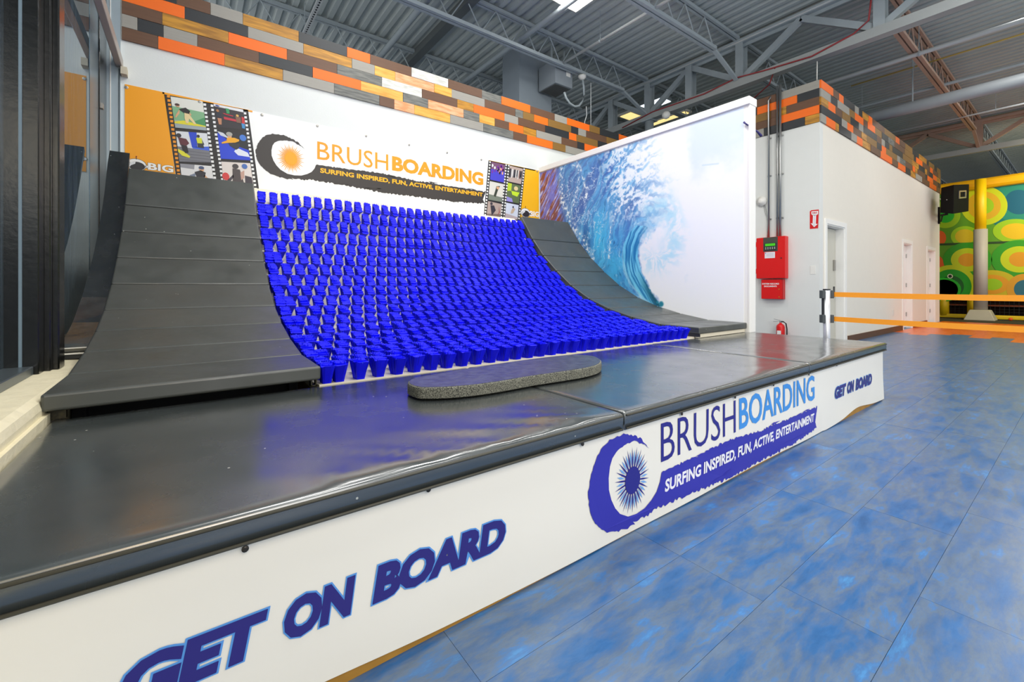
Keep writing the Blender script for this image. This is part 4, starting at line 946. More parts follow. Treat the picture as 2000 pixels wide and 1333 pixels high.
def s3(Q): Q.fill((214, 220, 234)); Q.poly([(0, 0), (1, 0), (1, .16), (0, .34)], (190, 174, 176), 2); Q.poly([(.4, .35), (.6, .4), (.75, .68), (.6, .78), (.45, .6)], (200, 176, 150), 3); Q.ell(.56, .8, .06, .07, (60, 56, 70), 4)
Z = lambda u, v: q(u, v)
pic(strip2, [Z(960, 316), Z(986.5, 322), Z(984, 357), Z(957, 351)], r1)
pic(strip2, [Z(956.5, 354), Z(983.5, 360), Z(980.5, 395), Z(953.5, 390)], r2)
pic(strip2, [Z(953, 393), Z(980, 399), Z(977.5, 427), Z(950, 423.5)], r3)
pic(strip2, [Z(995.5, 323.5), Z(1021.5, 330), Z(1017.5, 360), Z(992, 354.5)], s1)
pic(strip2, [Z(991.7, 357), Z(1017.3, 363), Z(1013.5, 398), Z(989, 393)], s2)
pic(strip2, [Z(988.6, 396), Z(1013, 401), Z(1010.5, 429.5), Z(986, 427)], s3)
# helmet emblem and word
P = BP()
def helmet(cx, cz, s):
    P.ell(cx, cz, .135*s, .105*s, (40, 34, 30), 1, 28); P.ell(cx, cz, .128*s, .098*s, (244, 242, 238), 2, 28)
    for k in (-1, 1): P.ell(cx+k*.135*s, cz-.01*s, .028*s, .028*s, (40, 34, 30), 1); P.ell(cx+k*.135*s, cz-.01*s, .021*s, .021*s, (240, 238, 234), 2)
    P.ell(cx+.005*s, cz-.02*s, .108*s, .072*s, (44, 42, 44), 3, 26)
    P.poly([(cx-.1*s, cz-.02*s), (cx-.07*s, cz+.035*s), (cx-.01*s, cz+.05*s), (cx-.015*s, cz+.015*s), (cx-.07*s, cz-.02*s), (cx-.085*s, cz-.05*s)], (228, 228, 228), 4)
    P.rect(cx-.004*s, cz+.09*s, cx+.004*s, cz+.14*s, (60, 30, 26), 4); P.ell(cx, cz+.142*s, .009*s, .009*s, (170, 40, 30), 4)
hc = c8(168, 1030); helmet(hc[0], hc[1], .62)
t0, t1 = c8(305, 1092), c8(632, 1130)
R = text(P, 'BIG', t0[0], t0[1], t1[0], t1[1]+.078, (60, 34, 14), 1, .06, 0, 1.02)
text(P, 'BIG', t0[0], t0[1], t1[0], t1[1]+.078, (248, 246, 240), 2, .035, 0, 1.02, ref=R)
P.build('printed_emblem', bb); P = BP()
hc = c6(440, 1040); helmet(hc[0], hc[1], .8)
t0, t1 = c6(498, 1085), c6(618, 1090)
R = text(P, 'BIG', t0[0], t0[1], t1[0], t0[1]+.1, (250, 248, 242), 2, .04, 0, 1.02)
P.build('printed_emblem', bb)
for u, v in [(247, 171), (390, 199), (512, 224.5), (620, 245), (715, 265), (799, 282.5), (873, 298), (940, 310), (1049, 333)]:
    p_ = on(u, v, 'y', YN); bm = bmesh.new(); lathe(bm, [(.016, 0), (.016, -.006), (.009, -.008)], (p_.x, YN, min(p_.z, ZB1-.02)), 10, 'y'); bmo('grommet', bm, M_lgrey, bb)

# ================================================================== WAVE MURAL
mu = thing('wave_mural', 'large printed mural of a breaking blue ocean wave', 'mural', (XM, 4.2, 1.8))
NS, NT = 520, 360; S0, S1, T0, T1 = 0.005, 3.62, .56, 3.128
s = np.linspace(S0, S1, NS); t = np.linspace(T0, T1, NT); SS, TT = np.meshgrid(s, t, indexing='ij')
rng = np.random.RandomState(3)
def vnoise(x, y, seed):
    xi = np.floor(x).astype(int); yi = np.floor(y).astype(int); fx = x-xi; fy = y-yi; fx = fx*fx*(3-2*fx); fy = fy*fy*(3-2*fy)
    tab = np.random.RandomState(seed).rand(256, 256)
    g = lambda a, b: tab[a % 256, b % 256]
    return (g(xi, yi)*(1-fx)+g(xi+1, yi)*fx)*(1-fy)+(g(xi, yi+1)*(1-fx)+g(xi+1, yi+1)*fx)*fy
def fbm(x, y, seed, o=5):
    r_ = 0; a = .5; tot = 0
    for k in range(o): r_ = r_+a*vnoise(x*2**k, y*2**k, seed+k); tot += a; a *= .55
    return r_/tot
def sm(a, b, x): u = np.clip((x-a)/(b-a), 0, 1); return u*u*(3-2*u)
# swirling coordinates round the barrel centre
cxm, czm = 2.48, 1.45
wx = (fbm(SS*2.3, TT*2.3, 11)-.5)*.4; wz = (fbm(SS*2.3, TT*2.3, 21)-.5)*.4
dx = SS+wx-cxm; dz = TT+wz-czm; R_ = np.hypot(dx, dz*.8); TH_ = np.arctan2(dz, dx)
streak = fbm(R_*16, TH_*2.6, 31); streak2 = fbm(R_*44, TH_*5, 41); fine = fbm(R_*60, TH_*9, 46, 4)
base = np.zeros(SS.shape+(3,)); c = lambda r, g_, b_: np.array([r, g_, b_], float)
def mixc(A, B, f): return A*(1-f[..., None])+B*f[..., None]
blue = mixc(c(52, 98, 176)+0*base, c(84, 166, 222), sm(.3, .7, streak))
ind = np.exp(-(((SS-1.0)/.42)**2+((TT-2.7)/.5)**2))+np.exp(-(((SS-1.95)/.3)**2+((TT-2.28)/.24)**2)); blue = mixc(blue, c(78, 96, 158), np.clip(ind, 0, 1)*.65*sm(.25, .6, streak2))
cy = np.exp(-(((SS-1.42)/.2)**2+((TT-1.85)/.5)**2))+.9*np.exp(-(((SS-1.75)/.22)**2+((TT-1.3)/.5)**2)); blue = mixc(blue, c(66, 196, 244), np.clip(cy, 0, 1)*.85)
blue = mixc(blue, c(190, 232, 250), sm(.6, .8, streak2)*.75)
blue = mixc(blue, c(20, 74, 140), sm(.36, .22, streak2)*.55)
blue = mixc(blue, c(14, 70, 128), sm(.12, .0, np.abs(SS-(1.12+(2.3-TT)*.05)))*sm(2.2, 1.7, TT)*.6)
blue = blue*(.92+.16*fine[..., None])
# left reef-coloured water: streaks running up to the right
al = SS*.62+TT*.78; ac = TT*.62-SS*.78
d1_ = fbm(al*3+wx*3, ac*20, 61); d2_ = fbm(al*6, ac*46, 71)
reef = mixc(c(112, 116, 218)+0*base, c(134, 66, 48), sm(.46, .6, d1_)); reef = mixc(reef, c(206, 206, 252), sm(.58, .74, d2_)*.9); reef = mixc(reef, c(60, 50, 150), sm(.38, .25, d2_)*.5)
img = mixc(blue, reef, 1-sm(.42, .62, SS+wx*.5-(2.6-TT)*.12))
def dist(pl):
    D = np.full(SS.shape, 9.0)
    for (a, b_), (c_, d_) in zip(pl, pl[1:]):
        vx, vz = c_-a, d_-b_; L2 = vx*vx+vz*vz; u = np.clip(((SS-a)*vx+(TT-b_)*vz)/L2, 0, 1); D = np.minimum(D, np.hypot(SS-a-u*vx, TT-b_-u*vz))
    return D
# foam lacing
for sc_, sd_, th_ in ((7, 81, .022), (15, 85, .03)):
    lace = np.abs(fbm(SS*sc_+wx*7, TT*sc_*.8, sd_)-.5); lz = sm(th_, .0, lace)*sm(.45, .6, fbm(SS*3, TT*3, sd_+9))
    img = mixc(img, c(236, 247, 253), lz*sm(.45, .65, SS)*sm(2.3, 1.3, SS)*.85)
fl = sm(.52, .64, fbm(SS*34, TT*26, 101))
for pl, w in (([(.57, 3.07), (.57, 2.71), (.59, 2.52), (.7, 2.33), (.84, 2.07), (1.08, 1.81), (1.28, 1.5)], .09), ([(.91, 3.09), (1.05, 2.91), (1.12, 2.72), (1.18, 2.6), (1.12, 2.44)], .05), ([(.99, 2.84), (.92, 2.58), (.82, 2.31)], .05), ([(.88, 3.12), (.98, 2.98)], .12), ([(1.9, 2.36), (1.78, 2.2), (1.66, 2.0), (1.62, 1.5)], .035), ([(1.76, 2.28), (1.95, 2.42), (2.3, 2.38)], .03)):
    D = dist(pl)+wx*.15; img = mixc(img, c(242, 250, 253), sm(w, w*.1, D)*(.12+.88*fl))
img = mixc(img, c(60, 96, 140), sm(.035, .0, dist([(1.41, 3.03), (1.5, 2.81), (1.58, 2.7)])+wx*.4)*.5)
# spray: the crest dissolves to the right
sp1 = fbm(R_*22, TH_*5+R_*3, 111); sp2 = fbm(SS*26+wx*10, TT*26+wz*10, 121)
pale = sm(1.7, 2.7, SS+(TT-2.2)*.25+(sp1-.5)*.9); img = mixc(img, c(150, 218, 246), pale*.7)
topw = sm(2.35, 3.0, TT)*sm(1.3, 2.1, SS); wsp = sm(.48, .62, .5*sp1+.5*sp2+topw*.07+sm(1.5, 2.5, SS)*.06-.02)*sm(1.25, 1.8, SS)*sm(1.85, 2.3, TT)
img = mixc(img, c(240, 249, 253), wsp*.95)
# barrel bands
arc = [(2.3, 1.9), (2.12, 1.93), (2.0, 1.84), (1.9, 1.69), (1.87, 1.51), (1.92, 1.27), (2.03, 1.09), (2.24, .89), (2.42, .80)]
inn = [(2.32, 1.87), (2.21, 1.76), (2.15, 1.62), (2.15, 1.47), (2.2, 1.27), (2.27, 1.14), (2.39, .97), (2.53, .78)]
poly = arc+inn[::-1]
def inside(pl):
    m_ = np.zeros(SS.shape, bool); j = len(pl)-1
    for i in range(len(pl)):
        xi, zi = pl[i]; xj, zj = pl[j]
        m_ ^= ((zi > TT) != (zj > TT)) & (SS < (xj-xi)*(TT-zi)/(zj-zi+1e-9)+xi); j = i
    return m_
ib = inside(poly).astype(float); di = dist(inn); band = mixc(c(28, 116, 178)+0*base, c(110, 208, 244), sm(.35, .65, .6*vnoise(di*46+wx*8, TT*2.5, 131)+.4*vnoise(di*110, TT*6, 133))); band = mixc(band, c(14, 76, 96), sm(1.35, .85, TT)*sm(.12, .02, di)*.9)
img = mixc(img, band, ib)
img = mixc(img, c(170, 228, 248), sm(.025, .0, dist(arc)+wx*.2)*.6)
# white-out: right of the curl and the wave front
w2m = sm(2.0, 2.85, SS+(TT-2.1)*.32+(sp1-.5)*.55+(sp2-.5)*.25); img = mixc(img, c(250, 252, 252), w2m)
edge = np.interp(TT, [.5, .78, .97, 1.14, 1.27, 1.47, 1.62, 1.76, 1.87, 1.93, 2.19, 2.4, 2.62, 3.05, 3.2], [2.62, 2.53, 2.39, 2.27, 2.2, 2.15, 2.15, 2.21, 2.32, 2.4, 2.9, 3.1, 3.1, 3.1, 3.1])
soft = .05+.35*sm(1.6, 1.95, TT); e = SS+(fbm(SS*12, TT*12, 141)-.5)*soft*1.6
wm = sm(edge-soft*.3, edge+soft*.9, e)
img = mixc(img, c(250, 252, 252), wm)
rg_ = np.hypot((SS-2.42)*1.0, (TT-1.75)*.8); halo = np.exp(-((rg_-.33)/.13)**2)*sm(1.0, 1.5, TT)*sm(2.15, 2.35, SS)*sm(.3, .65, fbm(R_*14, TH_*6, 145)); img = mixc(img, c(150, 222, 246), halo*.6)
# faint tints in the white
tint = np.exp(-(((SS-2.62)/.14)**2+((TT-1.9)/.42)**2))*sm(.4, .7, fbm(SS*8, TT*5, 151)); img = mixc(img, c(170, 226, 244), tint*.4)
tint = np.exp(-(((SS-2.88)/.1)**2+((TT-1.35)/.28)**2))*sm(.45, .7, fbm(SS*9, TT*6, 161)); img = mixc(img, c(206, 226, 242), tint*.5)
tint = np.exp(-(((SS-2.3)/.06)**2+((TT-1.72)/.2)**2))*sm(.5, .7, fbm(SS*16, TT*9, 171)); img = mixc(img, c(120, 200, 234), tint*.7)
sky = sm(2.86, 3.05, SS+(fbm(SS*4, TT*4, 181)-.5)*.3)*sm(2.2, 2.75, TT-(SS-3.0)*.15+(fbm(SS*4, TT*4, 191)-.5)*.5); img = mixc(img, c(212, 228, 244), sky*.8)
img = mixc(img, c(196, 218, 234), sm(.014, .004, dist([(3.12, 2.565), (3.32, 2.54)]))*.7)
for (a, b_, r_) in ((2.53, .82, .05), (2.47, .84, .03), (2.35, 1.0, .03)): img = mixc(img, c(30, 124, 150), sm(r_, r_*.5, np.hypot(SS-a, TT-b_)+wx*.08))
base_under = sm(1.5, .7, TT)*sm(2.25, 1.4, SS); img = mixc(img, c(16, 92, 150), base_under*.5)
img = (np.clip(img, 0, 255)/255.0)**.88; lin_ = np.where(img <= .04045, img/12.92, ((img+.055)/1.055)**2.4)
verts = np.stack([np.full(SS.size, XM-.004), 6.03-SS.ravel(), TT.ravel()], 1)
idx = np.arange(NS*NT).reshape(NS, NT); F4 = np.stack([idx[:-1, :-1], idx[:-1, 1:], idx[1:, 1:], idx[1:, :-1]], -1).reshape(-1, 4)
me = bpy.data.meshes.new('printed_wave'); me.vertices.add(len(verts)); me.vertices.foreach_set('co', verts.astype(np.float32).ravel())
me.loops.add(F4.size); me.loops.foreach_set('vertex_index', F4.ravel().astype(np.int32)); me.polygons.add(len(F4)); me.polygons.foreach_set('loop_start', np.arange(0, F4.size, 4, dtype=np.int32))
me.update(calc_edges=True)
ca = me.color_attributes.new('ink', 'FLOAT_COLOR', 'POINT'); ca.data.foreach_set('color', np.concatenate([lin_.reshape(-1, 3), np.ones((NS*NT, 1))], 1).astype(np.float32).ravel())
me.materials.append(INK); o = bpy.data.objects.new('printed_wave', me); COL.objects.link(o); put(o, mu)
box('vinyl_sheet', (XM-.0035, 2.41, T0), (XM-.0005, 6.025, T1), M_banner, mu)
ct = tag(tubeo('tie_cord', [on(1453, 239, 'x', XM-.03), on(1458, 243, 'x', XM-.04), on(1472, 252, 'x', XM+.14), on(1480, 258, 'x', XM+.3), on(1487, 266, 'x', XM+.35)], [.012, .009, .007, .012, .016], mat('violet_cord', (62, 56, 120), .5)), 'violet cord end tied at the top corner of the mural', 'cord')

# ================================================================== FIRE EQUIPMENT on the end wall
XW = XA-.002
def wq(u, v): p_ = on(u, v, 'x', XA); return p_.y, p_.z
ya, yb = 3.292, 3.775
fp = thing('fire_alarm_panel', 'large red fire alarm cabinet with a green display', 'alarm panel', (XA, 3.5, 1.2))
box('cabinet', (XA-.13, ya, 1.205), (XA-.002, yb, 1.965), M_red, fp, .006, 1)
fdoor = box('door', (XA-.146, ya-.003, 1.21), (XA-.131, yb+.003, 1.96), M_red, fp, .004, 1)
box('control_plate', (XA-.149, 3.41, 1.70), (XA-.1465, 3.655, 1.96), mat('charcoal_plate', (72, 70, 62), .5), fdoor)
box('bezel', (XA-.152, 3.43, 1.715), (XA-.1492, 3.64, 1.855), M_rubber, fdoor)
box('display', (XA-.154, 3.45, 1.80), (XA-.1522, 3.62, 1.845), mat('green_lcd', (70, 190, 30), .3, emit=.25), fdoor)
bm = bmesh.new()
for k in range(5):
    for j in range(2): bx(bm, (XA-.155, 3.45+k*.038, 1.745+j*.022), (XA-.1522, 3.466+k*.038, 1.755+j*.022))
bmo('button', bm, M_plastic, fdoor)
def WP(x): return Print((x, 0, 0), (0, -1, 0), (0, 0, 1), (-1, 0, 0))
P = WP(XA-.1475); P.rect(-3.63, 1.578, -3.455, 1.69, (238, 232, 236), 0); [P.rect(-3.60, 1.66-.016*k, -3.48, 1.663-.016*k, (180, 160, 190), 1) for k in range(4)]; P.rect(-3.62, 1.66, -3.608, 1.68, (70, 100, 200), 1); P.build('paper_label', fdoor)
bm = bmesh.new(); lathe(bm, [(.012, 0), (.012, -.008)], (XA-.147, 3.352, 1.57), 10, 'x'); bmo('lock', bm, M_rubber, fdoor)
bm = bmesh.new(); [tube(bm, [(XA-.14, yb+.006, z), (XA-.14, yb+.006, z+.09)], .008, 6) for z in (1.3, 1.8)]; bmo('hinge', bm, M_red, fp)
dbx = thing('document_box', 'small red record documents box under the alarm cabinet', 'box', (XA, 3.53, .8))
box('cabinet', (XA-.1, 3.342, .83), (XA-.002, 3.705, 1.19), mat('deep_red_enamel', (196, 8, 14), .4), dbx, .005, 1)
box('door', (XA-.112, 3.36, .832), (XA-.1012, 3.705, 1.188), M_red, dbx, .003, 1)
P = WP(XA-.1125); text(P, 'SYSTEM RECORD', -3.69, 1.095, -3.40, 1.122, (250, 246, 244), 0, .04); text(P, 'DOCUMENTS', -3.655, 1.05, -3.44, 1.077, (250, 246, 244), 0, .04); P.build('printed_lettering', dbx)
bm = bmesh.new(); [lathe(bm, [(.01, 0), (.01, -.01)], (XA-.1125, 3.4, z), 10, 'x') for z in (.87, 1.01)]; bmo('lock', bm, mat('brass', (220, 170, 60), .3, .8), dbx)
# extinguisher on the floor
fx = thing('fire_extinguisher', 'small red fire extinguisher standing at the foot of the end wall', 'fire extinguisher', (8.52, 3.37, 0))
ex, ey = 8.52, 3.37
bm = bmesh.new(); lathe(bm, [(.06, 0), (.068, .01), (.068, .33), (.06, .36), (.035, .385), (.02, .395), (.02, .41)], (ex, ey, .0), 24); bmo('cylinder', bm, M_red, fx, True)
bm = bmesh.new(); tube(bm, [(ex, ey, .41), (ex, ey, .44)], .018, 10); bar(bm, (ex, ey, .435), (ex-.03, ey+.11, .425), .02, .008); bar(bm, (ex, ey, .45), (ex-.03, ey+.10, .47), .02, .008); bmo('valve_handle', bm, M_galv, fx)
tubeo('hose', [(ex-.01, ey-.02, .43), (ex-.03, ey-.06, .43), (ex-.03, ey-.1, .4), (ex-.03, ey-.115, .3), (ex-.03, ey-.115, .18), (ex-.03, ey-.09, .1)], .012, M_rubber, fx)
P = WP(ex-.07); P.rect(-ey-.03, .14, -ey+.035, .27, (240, 236, 230), 0)
P.build('label', fx)
# fire sign
fs = thing('fire_sign', 'red FIRE EXTINGUISHER arrow sign near the wall corner', 'sign', (XA, 2.9, 2.1))
sa = [wq(1584, 411), wq(1599.5, 409.5), wq(1598, 446.5), wq(1582.5, 444)]
P = WP(XA-.004); Q = Quad(P, *[(-a, b_) for a, b_ in sa]); Q.poly([(0, 0), (1, 0), (1, 1), (0, 1)], (214, 12, 20), 0)
Q.poly([(.08, .93), (.92, .93), (.92, .76), (.72, .70), (.28, .70), (.08, .76)], (248, 246, 244), 1); Q.poly([(.3, .72), (.7, .72), (.7, .22), (.95, .24), (.5, .03), (.05, .24), (.3, .22)], (248, 246, 244), 1)
c0 = Q.m(.2, .77); c1_ = Q.m(.8, .89); text(P, 'FIRE', c0[0], c0[1], c1_[0], c1_[1], (200, 20, 30), 2, .03)
for k, ch in enumerate('EXTINGUISHER'):
    z_ = .70-.053*k; c0 = Q.m(.42, z_-.04); c1_ = Q.m(.58, z_)
    if ch == 'I': c0 = Q.m(.48, z_-.04); c1_ = Q.m(.52, z_)
    text(P, ch, c0[0], c0[1], c1_[0], c1_[1], (120, 90, 170), 2)
P.build('printed_face', fs); box('backing', (XA-.004, 2.835, 2.06), (XA-.001, 2.955, 2.37), M_red, fs)
# strobe / detector with conduit
sd = thing('wall_strobe', 'round white fire strobe on the end wall above the red cabinet', 'alarm', (XA, 3.73, 2.66))
bm = bmesh.new(); lathe(bm, [(.085, 0), (.09, -.02), (.09, -.045), (.05, -.06), (.045, -.085), (.02, -.09)], (XA-.002, 3.735, 2.66), 24, 'x'); bmo('dome', bm, M_plastic, sd, True)
tubeo('flex_conduit', [(XA-.02, 3.69, 2.6), (XA-.02, 3.675, 2.5), (XA-.02, 3.66, 2.42), (XA-.02, 3.635, 2.34), (XA-.02, 3.63, 2.25), (XA-.02, 3.63, 1.966)], .012, M_galv, sd)
box('switch_plate', (XA-.006, 2.87, 1.27), (XA-.001, 2.95, 1.42), M_plastic, None, .002, 1)
tag(bpy.data.objects['switch_plate'], 'blank white switch plate below the fire sign', 'switch')
for k, (yy, rr_, top_, lab) in enumerate([(3.60, .017, 4.5, 'left thin steel conduit above the red cabinet'), (3.455, .017, 4.72, 'middle thin steel conduit above the red cabinet'), (3.405, .022, 4.72, 'right thicker steel conduit above the red cabinet')]):
    t = thing('wall_conduit', lab, 'conduit', (XA, yy, 3), 'conduits above the fire cabinet')
    pts = [(XA-.035-rr_, yy, 1.966), (XA-.035-rr_, yy, top_)]
    if k == 0: pts += [(XA-.02-rr_, yy-.01, top_+.05), (XA+.02, yy-.03, top_+.12)]
    tubeo('tube', pts, rr_, M_galv, t, 10)
    bm = bmesh.new(); [bx(bm, (XA-.036, yy-rr_*1.8, z), (XA-.001, yy+rr_*1.8, z+.02)) for z in (2.3, 3.1, 3.8)]; bmo('strap', bm, M_galv, t)
ol_ = box('outlet_cover', (13.1, YF-.006, .38), (13.24, YF, .52), M_plastic, None, .002, 1); tag(ol_, 'white outlet cover low on the long cream wall', 'outlet')

# ================================================================== BARRIER
def stanchion(x, y, lab):
    t = thing('barrier_post', lab, 'barrier post', (x, y, 0))
    bm = bmesh.new(); lathe(bm, [(.17, 0), (.17, .01), (.12, .03), (.035, .04)], (x, y, 0), 28); bmo('base', bm, M_rubber, t, True)
    tubeo('post', [(x, y, .035), (x, y, 1.02)], .032, M_chrome, t, 20)
    bm = bmesh.new(); tube(bm, [(x, y, 1.018), (x, y, 1.03)], .034, 20); bmo('cap', bm, M_rubber, t)
    for z in (.93, .67):
        for sx in (-1, 1):
            a = RT*sx
            cx_, cy_ = x+a.x*.045, y+a.y*.045
            bm = bmesh.new(); hexa(bm, [Vector((cx_, cy_, z))+RT*i+FW*j+Vector((0, 0, k)) for k in (0, .085) for i, j in ((-.017, -.025), (.017, -.025), (.017, .025), (-.017, .025))], .003, 1)
            bmo('belt_head', bm, mat('grey_belt_head', (72, 78, 80), .5), t)
    bm = bmesh.new(); bar(bm, (x-RT.x*.04, y-RT.y*.04, .75), (x-RT.x*.04, y-RT.y*.04, .95), .012, .02); bmo('rail', bm, M_rubber, t)
    return t
sx, sy = 5.43, 1.70
t1_ = stanchion(sx, sy, 'chrome barrier post with two belts behind the stage corner')
t2_ = stanchion(5.2, -.62, 'chrome barrier post at the near end of the orange belts')
for z, s0 in ((.972, .0), (.712, .02)):
    bm = bmesh.new(); n = 20; V_ = []
    for i in range(n+1):
        u = i/n; x = sx+RT.x*.06+(5.2-sx-RT.x*.06)*u; y = sy+RT.y*.06+(-.55-sy-RT.y*.06)*u; zz = z-.012*math.sin(math.pi*u)+s0*u
        V_.append([bm.verts.new((x+k*.0015, y, zz+h)) for k, h in ((-1, -.025), (-1, .025), (1, .025), (1, -.025))])
    for a, b_ in zip(V_, V_[1:]):
        for k in range(4): bm.faces.new([a[k], a[(k+1) % 4], b_[(k+1) % 4], b_[k]])
    bm.faces.new(V_[0][::-1]); bm.faces.new(V_[-1]); bmo('belt', bm, M_belt, t1_)

# ================================================================== PLAY STRUCTURE
XP = 20.6
pl_ = thing('play_structure', 'tall soft play structure wrapped in a printed net of green and yellow circles', 'play structure', (XP, 1, 0))
box('net_backing', (XP, -4, .72), (XP+.03, 6, 4.42), mat('olive_net', (120, 150, 30), .8, scale=3, c2=(90, 130, 24)), pl_)
def pq(u, v): p_ = on(u, v, 'x', XP); return (-p_.y, p_.z)
P = Print((XP-.002, 0, 0), (0, -1, 0), (0, 0, 1), (-1, 0, 0))
def clipq(a, b_): return (a, max(.74, min(4.4, b_)))
def circ(u, v, ru, rv, cols, l0=0):
    for i, (f, c_) in enumerate(cols):
        pts = []
        for k in range(36):
            a = 2*math.pi*k/36; pts.append(clipq(*pq(u+ru*f*math.cos(a), v+rv*f*math.sin(a))))
        P.poly(pts, c_, l0+i)
Yg, Gn, Og, Lm, Te = (204, 216, 10), (52, 160, 22), (232, 160, 20), (160, 206, 10), (10, 120, 110)
P.poly([clipq(*pq(*p)) for p in [(1832, 362), (2010, 345), (2010, 600), (1832, 600)]], (96, 158, 22), 0)
circ(1990, 395, 70, 60, [(1, Te), (.7, (30, 140, 120)), (.4, (0, 96, 128))], 1)
circ(1922, 402, 46, 38, [(1, Yg), (.72, (222, 176, 24)), (.42, Lm)], 4)
circ(1846, 420, 30, 26, [(1, Lm), (.6, (40, 190, 40))], 4)
circ(1836, 465, 12, 14, [(1, (236, 100, 20))], 4)
circ(1885, 462, 28, 20, [(1, Lm), (.7, (220, 190, 20))], 7)
circ(1985, 452, 46, 24, [(1, Lm), (.65, (236, 196, 10))], 7)
P.poly([clipq(*pq(*p)) for p in [(1832, 476), (2010, 470), (2010, 474), (1832, 480)]], (40, 70, 20), 10)
circ(1832, 520, 12, 20, [(1, (232, 96, 20))], 8)
circ(1890, 508, 48, 34, [(1, Gn), (.68, Yg), (.38, Og)], 11)
circ(1992, 507, 56, 38, [(1, Gn), (.68, Yg), (.38, Og)], 11)
circ(1938, 556, 50, 28, [(1, (210, 190, 20)), (.68, Og), (.4, Lm)], 14)
circ(1858, 560, 50, 42, [(1, Yg), (.8, (30, 160, 26)), (.5, (14, 96, 24))], 15)
circ(2002, 565, 36, 30, [(1, (226, 160, 30)), (.6, (40, 110, 130))], 18)
circ(1856, 540, 5.5, 4.5, [(1, (240, 235, 200)), (.65, (20, 20, 16))], 19)
P.build('printed_net', pl_)
bm = bmesh.new(); lathe(bm, [(.34, 0), (.34, -.1), (.40, -.1), (.40, 0)], (XP-.03, on(1845, 566, 'x', XP).y, on(1845, 566, 'x', XP).z), 28, 'x'); bmo('tunnel_rim', bm, mat('bright_green_plastic', (40, 200, 40), .4), pl_)
bm = bmesh.new(); tube(bm, [(XP-.08, -4, 4.36), (XP-.08, .4, 4.34), (XP-.08, 1.3, 4.40), (XP-.08, 3.0, 4.38), (XP-.08, 6, 4.38)], .17, 12); bmo('top_bolster', bm, mat('yellow_orange_padding', (252, 186, 10), .5), pl_)
My = mat('yellow_padding', (240, 200, 10), .5)
box('bottom_bolster', (XP-.12, -4, .02), (XP+.05, 6, .15), My, pl_, .03, 2)
for yy in (on(1844, 600, 'x', XP).y, on(1900, 600, 'x', XP).y, -.6, -2.6): tubeo('padded_post', [(XP-.02, yy, .1), (XP-.02, yy, .8)], .13, My, pl_, 12)
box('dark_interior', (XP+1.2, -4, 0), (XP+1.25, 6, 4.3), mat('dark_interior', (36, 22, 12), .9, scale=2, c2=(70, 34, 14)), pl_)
box('inner_shelf', (XP+.2, -4, .42), (XP+1.1, 6, .47), mat('brick_pad', (150, 70, 30), .7), pl_)
bm = bmesh.new()
yy = -4
while yy < 6: tube(bm, [(XP+.02, yy, .12), (XP+.02, yy, .74)], .004, 4, False); yy += .1
for k in range(7): tube(bm, [(XP+.02, -4, .16+.09*k), (XP+.02, 6, .16+.09*k)], .004, 4, False)
o = bmo('lower_net', bm, M_rubber, pl_); o['kind'] = 'stuff'
bl = thing('play_ball', 'small orange ball on the floor inside the play structure', 'ball', (XP+.5, .2, 0)); pb = on(1974, 617, 'x', XP-.28)
bm = bmesh.new(); bmesh.ops.create_icosphere(bm, subdivisions=2, radius=.05, matrix=Matrix.Translation((XP-.28, pb.y, .055))); bmo('shell', bm, mat('orange_ball', (240, 90, 20), .5), bl, True)

# padded column
pcx, pcy = 20.0, 2.15
pc_ = thing('padded_column', 'round column, yellow above and grey below, on a flared base', 'column', (pcx, pcy, 0))
bm = bmesh.new(); hexa(bm, [(pcx-.34, pcy-.34, 0.007), (pcx+.34, pcy-.34, 0.007), (pcx+.34, pcy+.34, 0.007), (pcx-.34, pcy+.34, 0.007), (pcx-.22, pcy-.22, .33), (pcx+.22, pcy-.22, .33), (pcx+.22, pcy+.22, .33), (pcx-.22, pcy+.22, .33)], .015, 1); bmo('flared_base', bm, mat('taupe_base', (190, 182, 160), .6), pc_)
tubeo('grey_sleeve', [(pcx, pcy, .33), (pcx, pcy, 2.87)], .158, mat('grey_sleeve', (186, 178, 168), .5, var=.04), pc_, 24)
tubeo('yellow_shaft', [(pcx, pcy, 2.86), (pcx, pcy, 4.45)], .13, mat('yellow_shaft', (252, 202, 0), .45), pc_, 24)

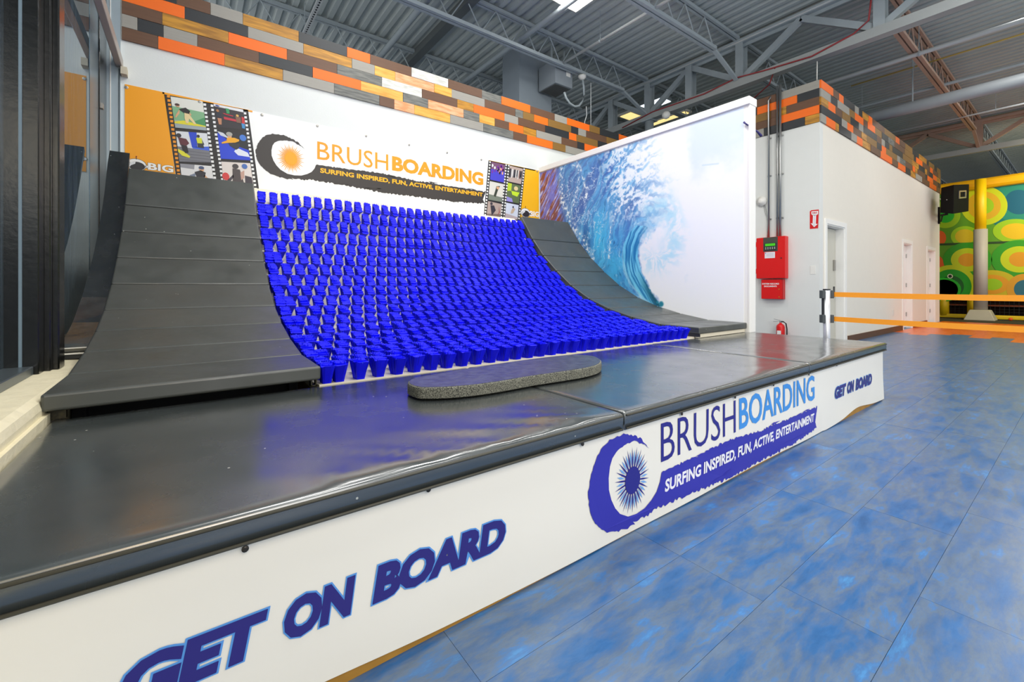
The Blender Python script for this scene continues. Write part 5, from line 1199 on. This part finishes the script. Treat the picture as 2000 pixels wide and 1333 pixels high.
# loudspeaker on its bracket
sp2 = thing('loudspeaker', 'black loudspeaker on a bracket at the far end of the cream wall', 'speaker', (18.0, 2.45, 3))
lx, ly = 17.95, 2.28
A0 = on(1836, 360, 'x', 17.9)
def spk(u, v, d): 
    dd_ = FW+RT*((u-1000)/FPX)+Vector((0, 0, (HOR-v)/FPX)); return Vector((0, 0, CAMH))+dd_*d
tl, bl2, tm, bm2, tr_, br2 = spk(1838, 367, 12.2), spk(1836, 416, 12.2), spk(1863, 361, 11.75), spk(1862, 418, 11.75), spk(1893, 360, 12.15), spk(1892, 413, 12.15)
bk_t = tl+(tr_-tm)*.8; bk_b = bl2+(br2-bm2)*.8
bm = bmesh.new(); hexa(bm, [bm2, br2, bk_b, bl2, tm, tr_, bk_t, tl], .01, 1); bmo('cabinet', bm, M_ctrl, sp2)
def facept(s_, t_): a = bm2+(br2-bm2)*s_; b_ = tm+(tr_-tm)*s_; return a+(b_-a)*t_
nf = (br2-bm2).cross(tm-bm2).normalized(); nf = nf if nf.dot(FW) < 0 else -nf
bm = bmesh.new()
for s0, s1_, t0_, t1x in ((.3, .36, .5, .78), (.7, .76, .5, .78), (.36, .7, .73, .78), (.36, .7, .5, .55)):
    hexa(bm, [facept(s0, t0_)+nf*.004, facept(s1_, t0_)+nf*.004, facept(s1_, t1x)+nf*.004, facept(s0, t1x)+nf*.004, facept(s0, t0_)+nf*.02, facept(s1_, t0_)+nf*.02, facept(s1_, t1x)+nf*.02, facept(s0, t1x)+nf*.02])
bmo('input_plate', bm, M_lgrey, sp2)
ctr = (bl2+bm2)/2
bm = bmesh.new(); bx(bm, (18.0, YF-.04, 2.95), (18.12, YF-.002, 3.45)); bar(bm, (18.06, YF-.08, 3.2), (ctr.x, ctr.y, ctr.z-.02), .06, .05); bar(bm, (18.06, YF-.06, 3.02), (ctr.x+.1, ctr.y+.1, ctr.z-.06), .03, .03); bmo('bracket', bm, M_ctrl, sp2)
tubeo('cable', [(18.2, YF-.02, 3.72), (18.15, YF-.12, 3.6), (17.9, YF-.2, 3.55), tuple((tl+tm+bl2+bm2)/4+Vector((-.02, 0, 0)))], .012, M_plastic, sp2)
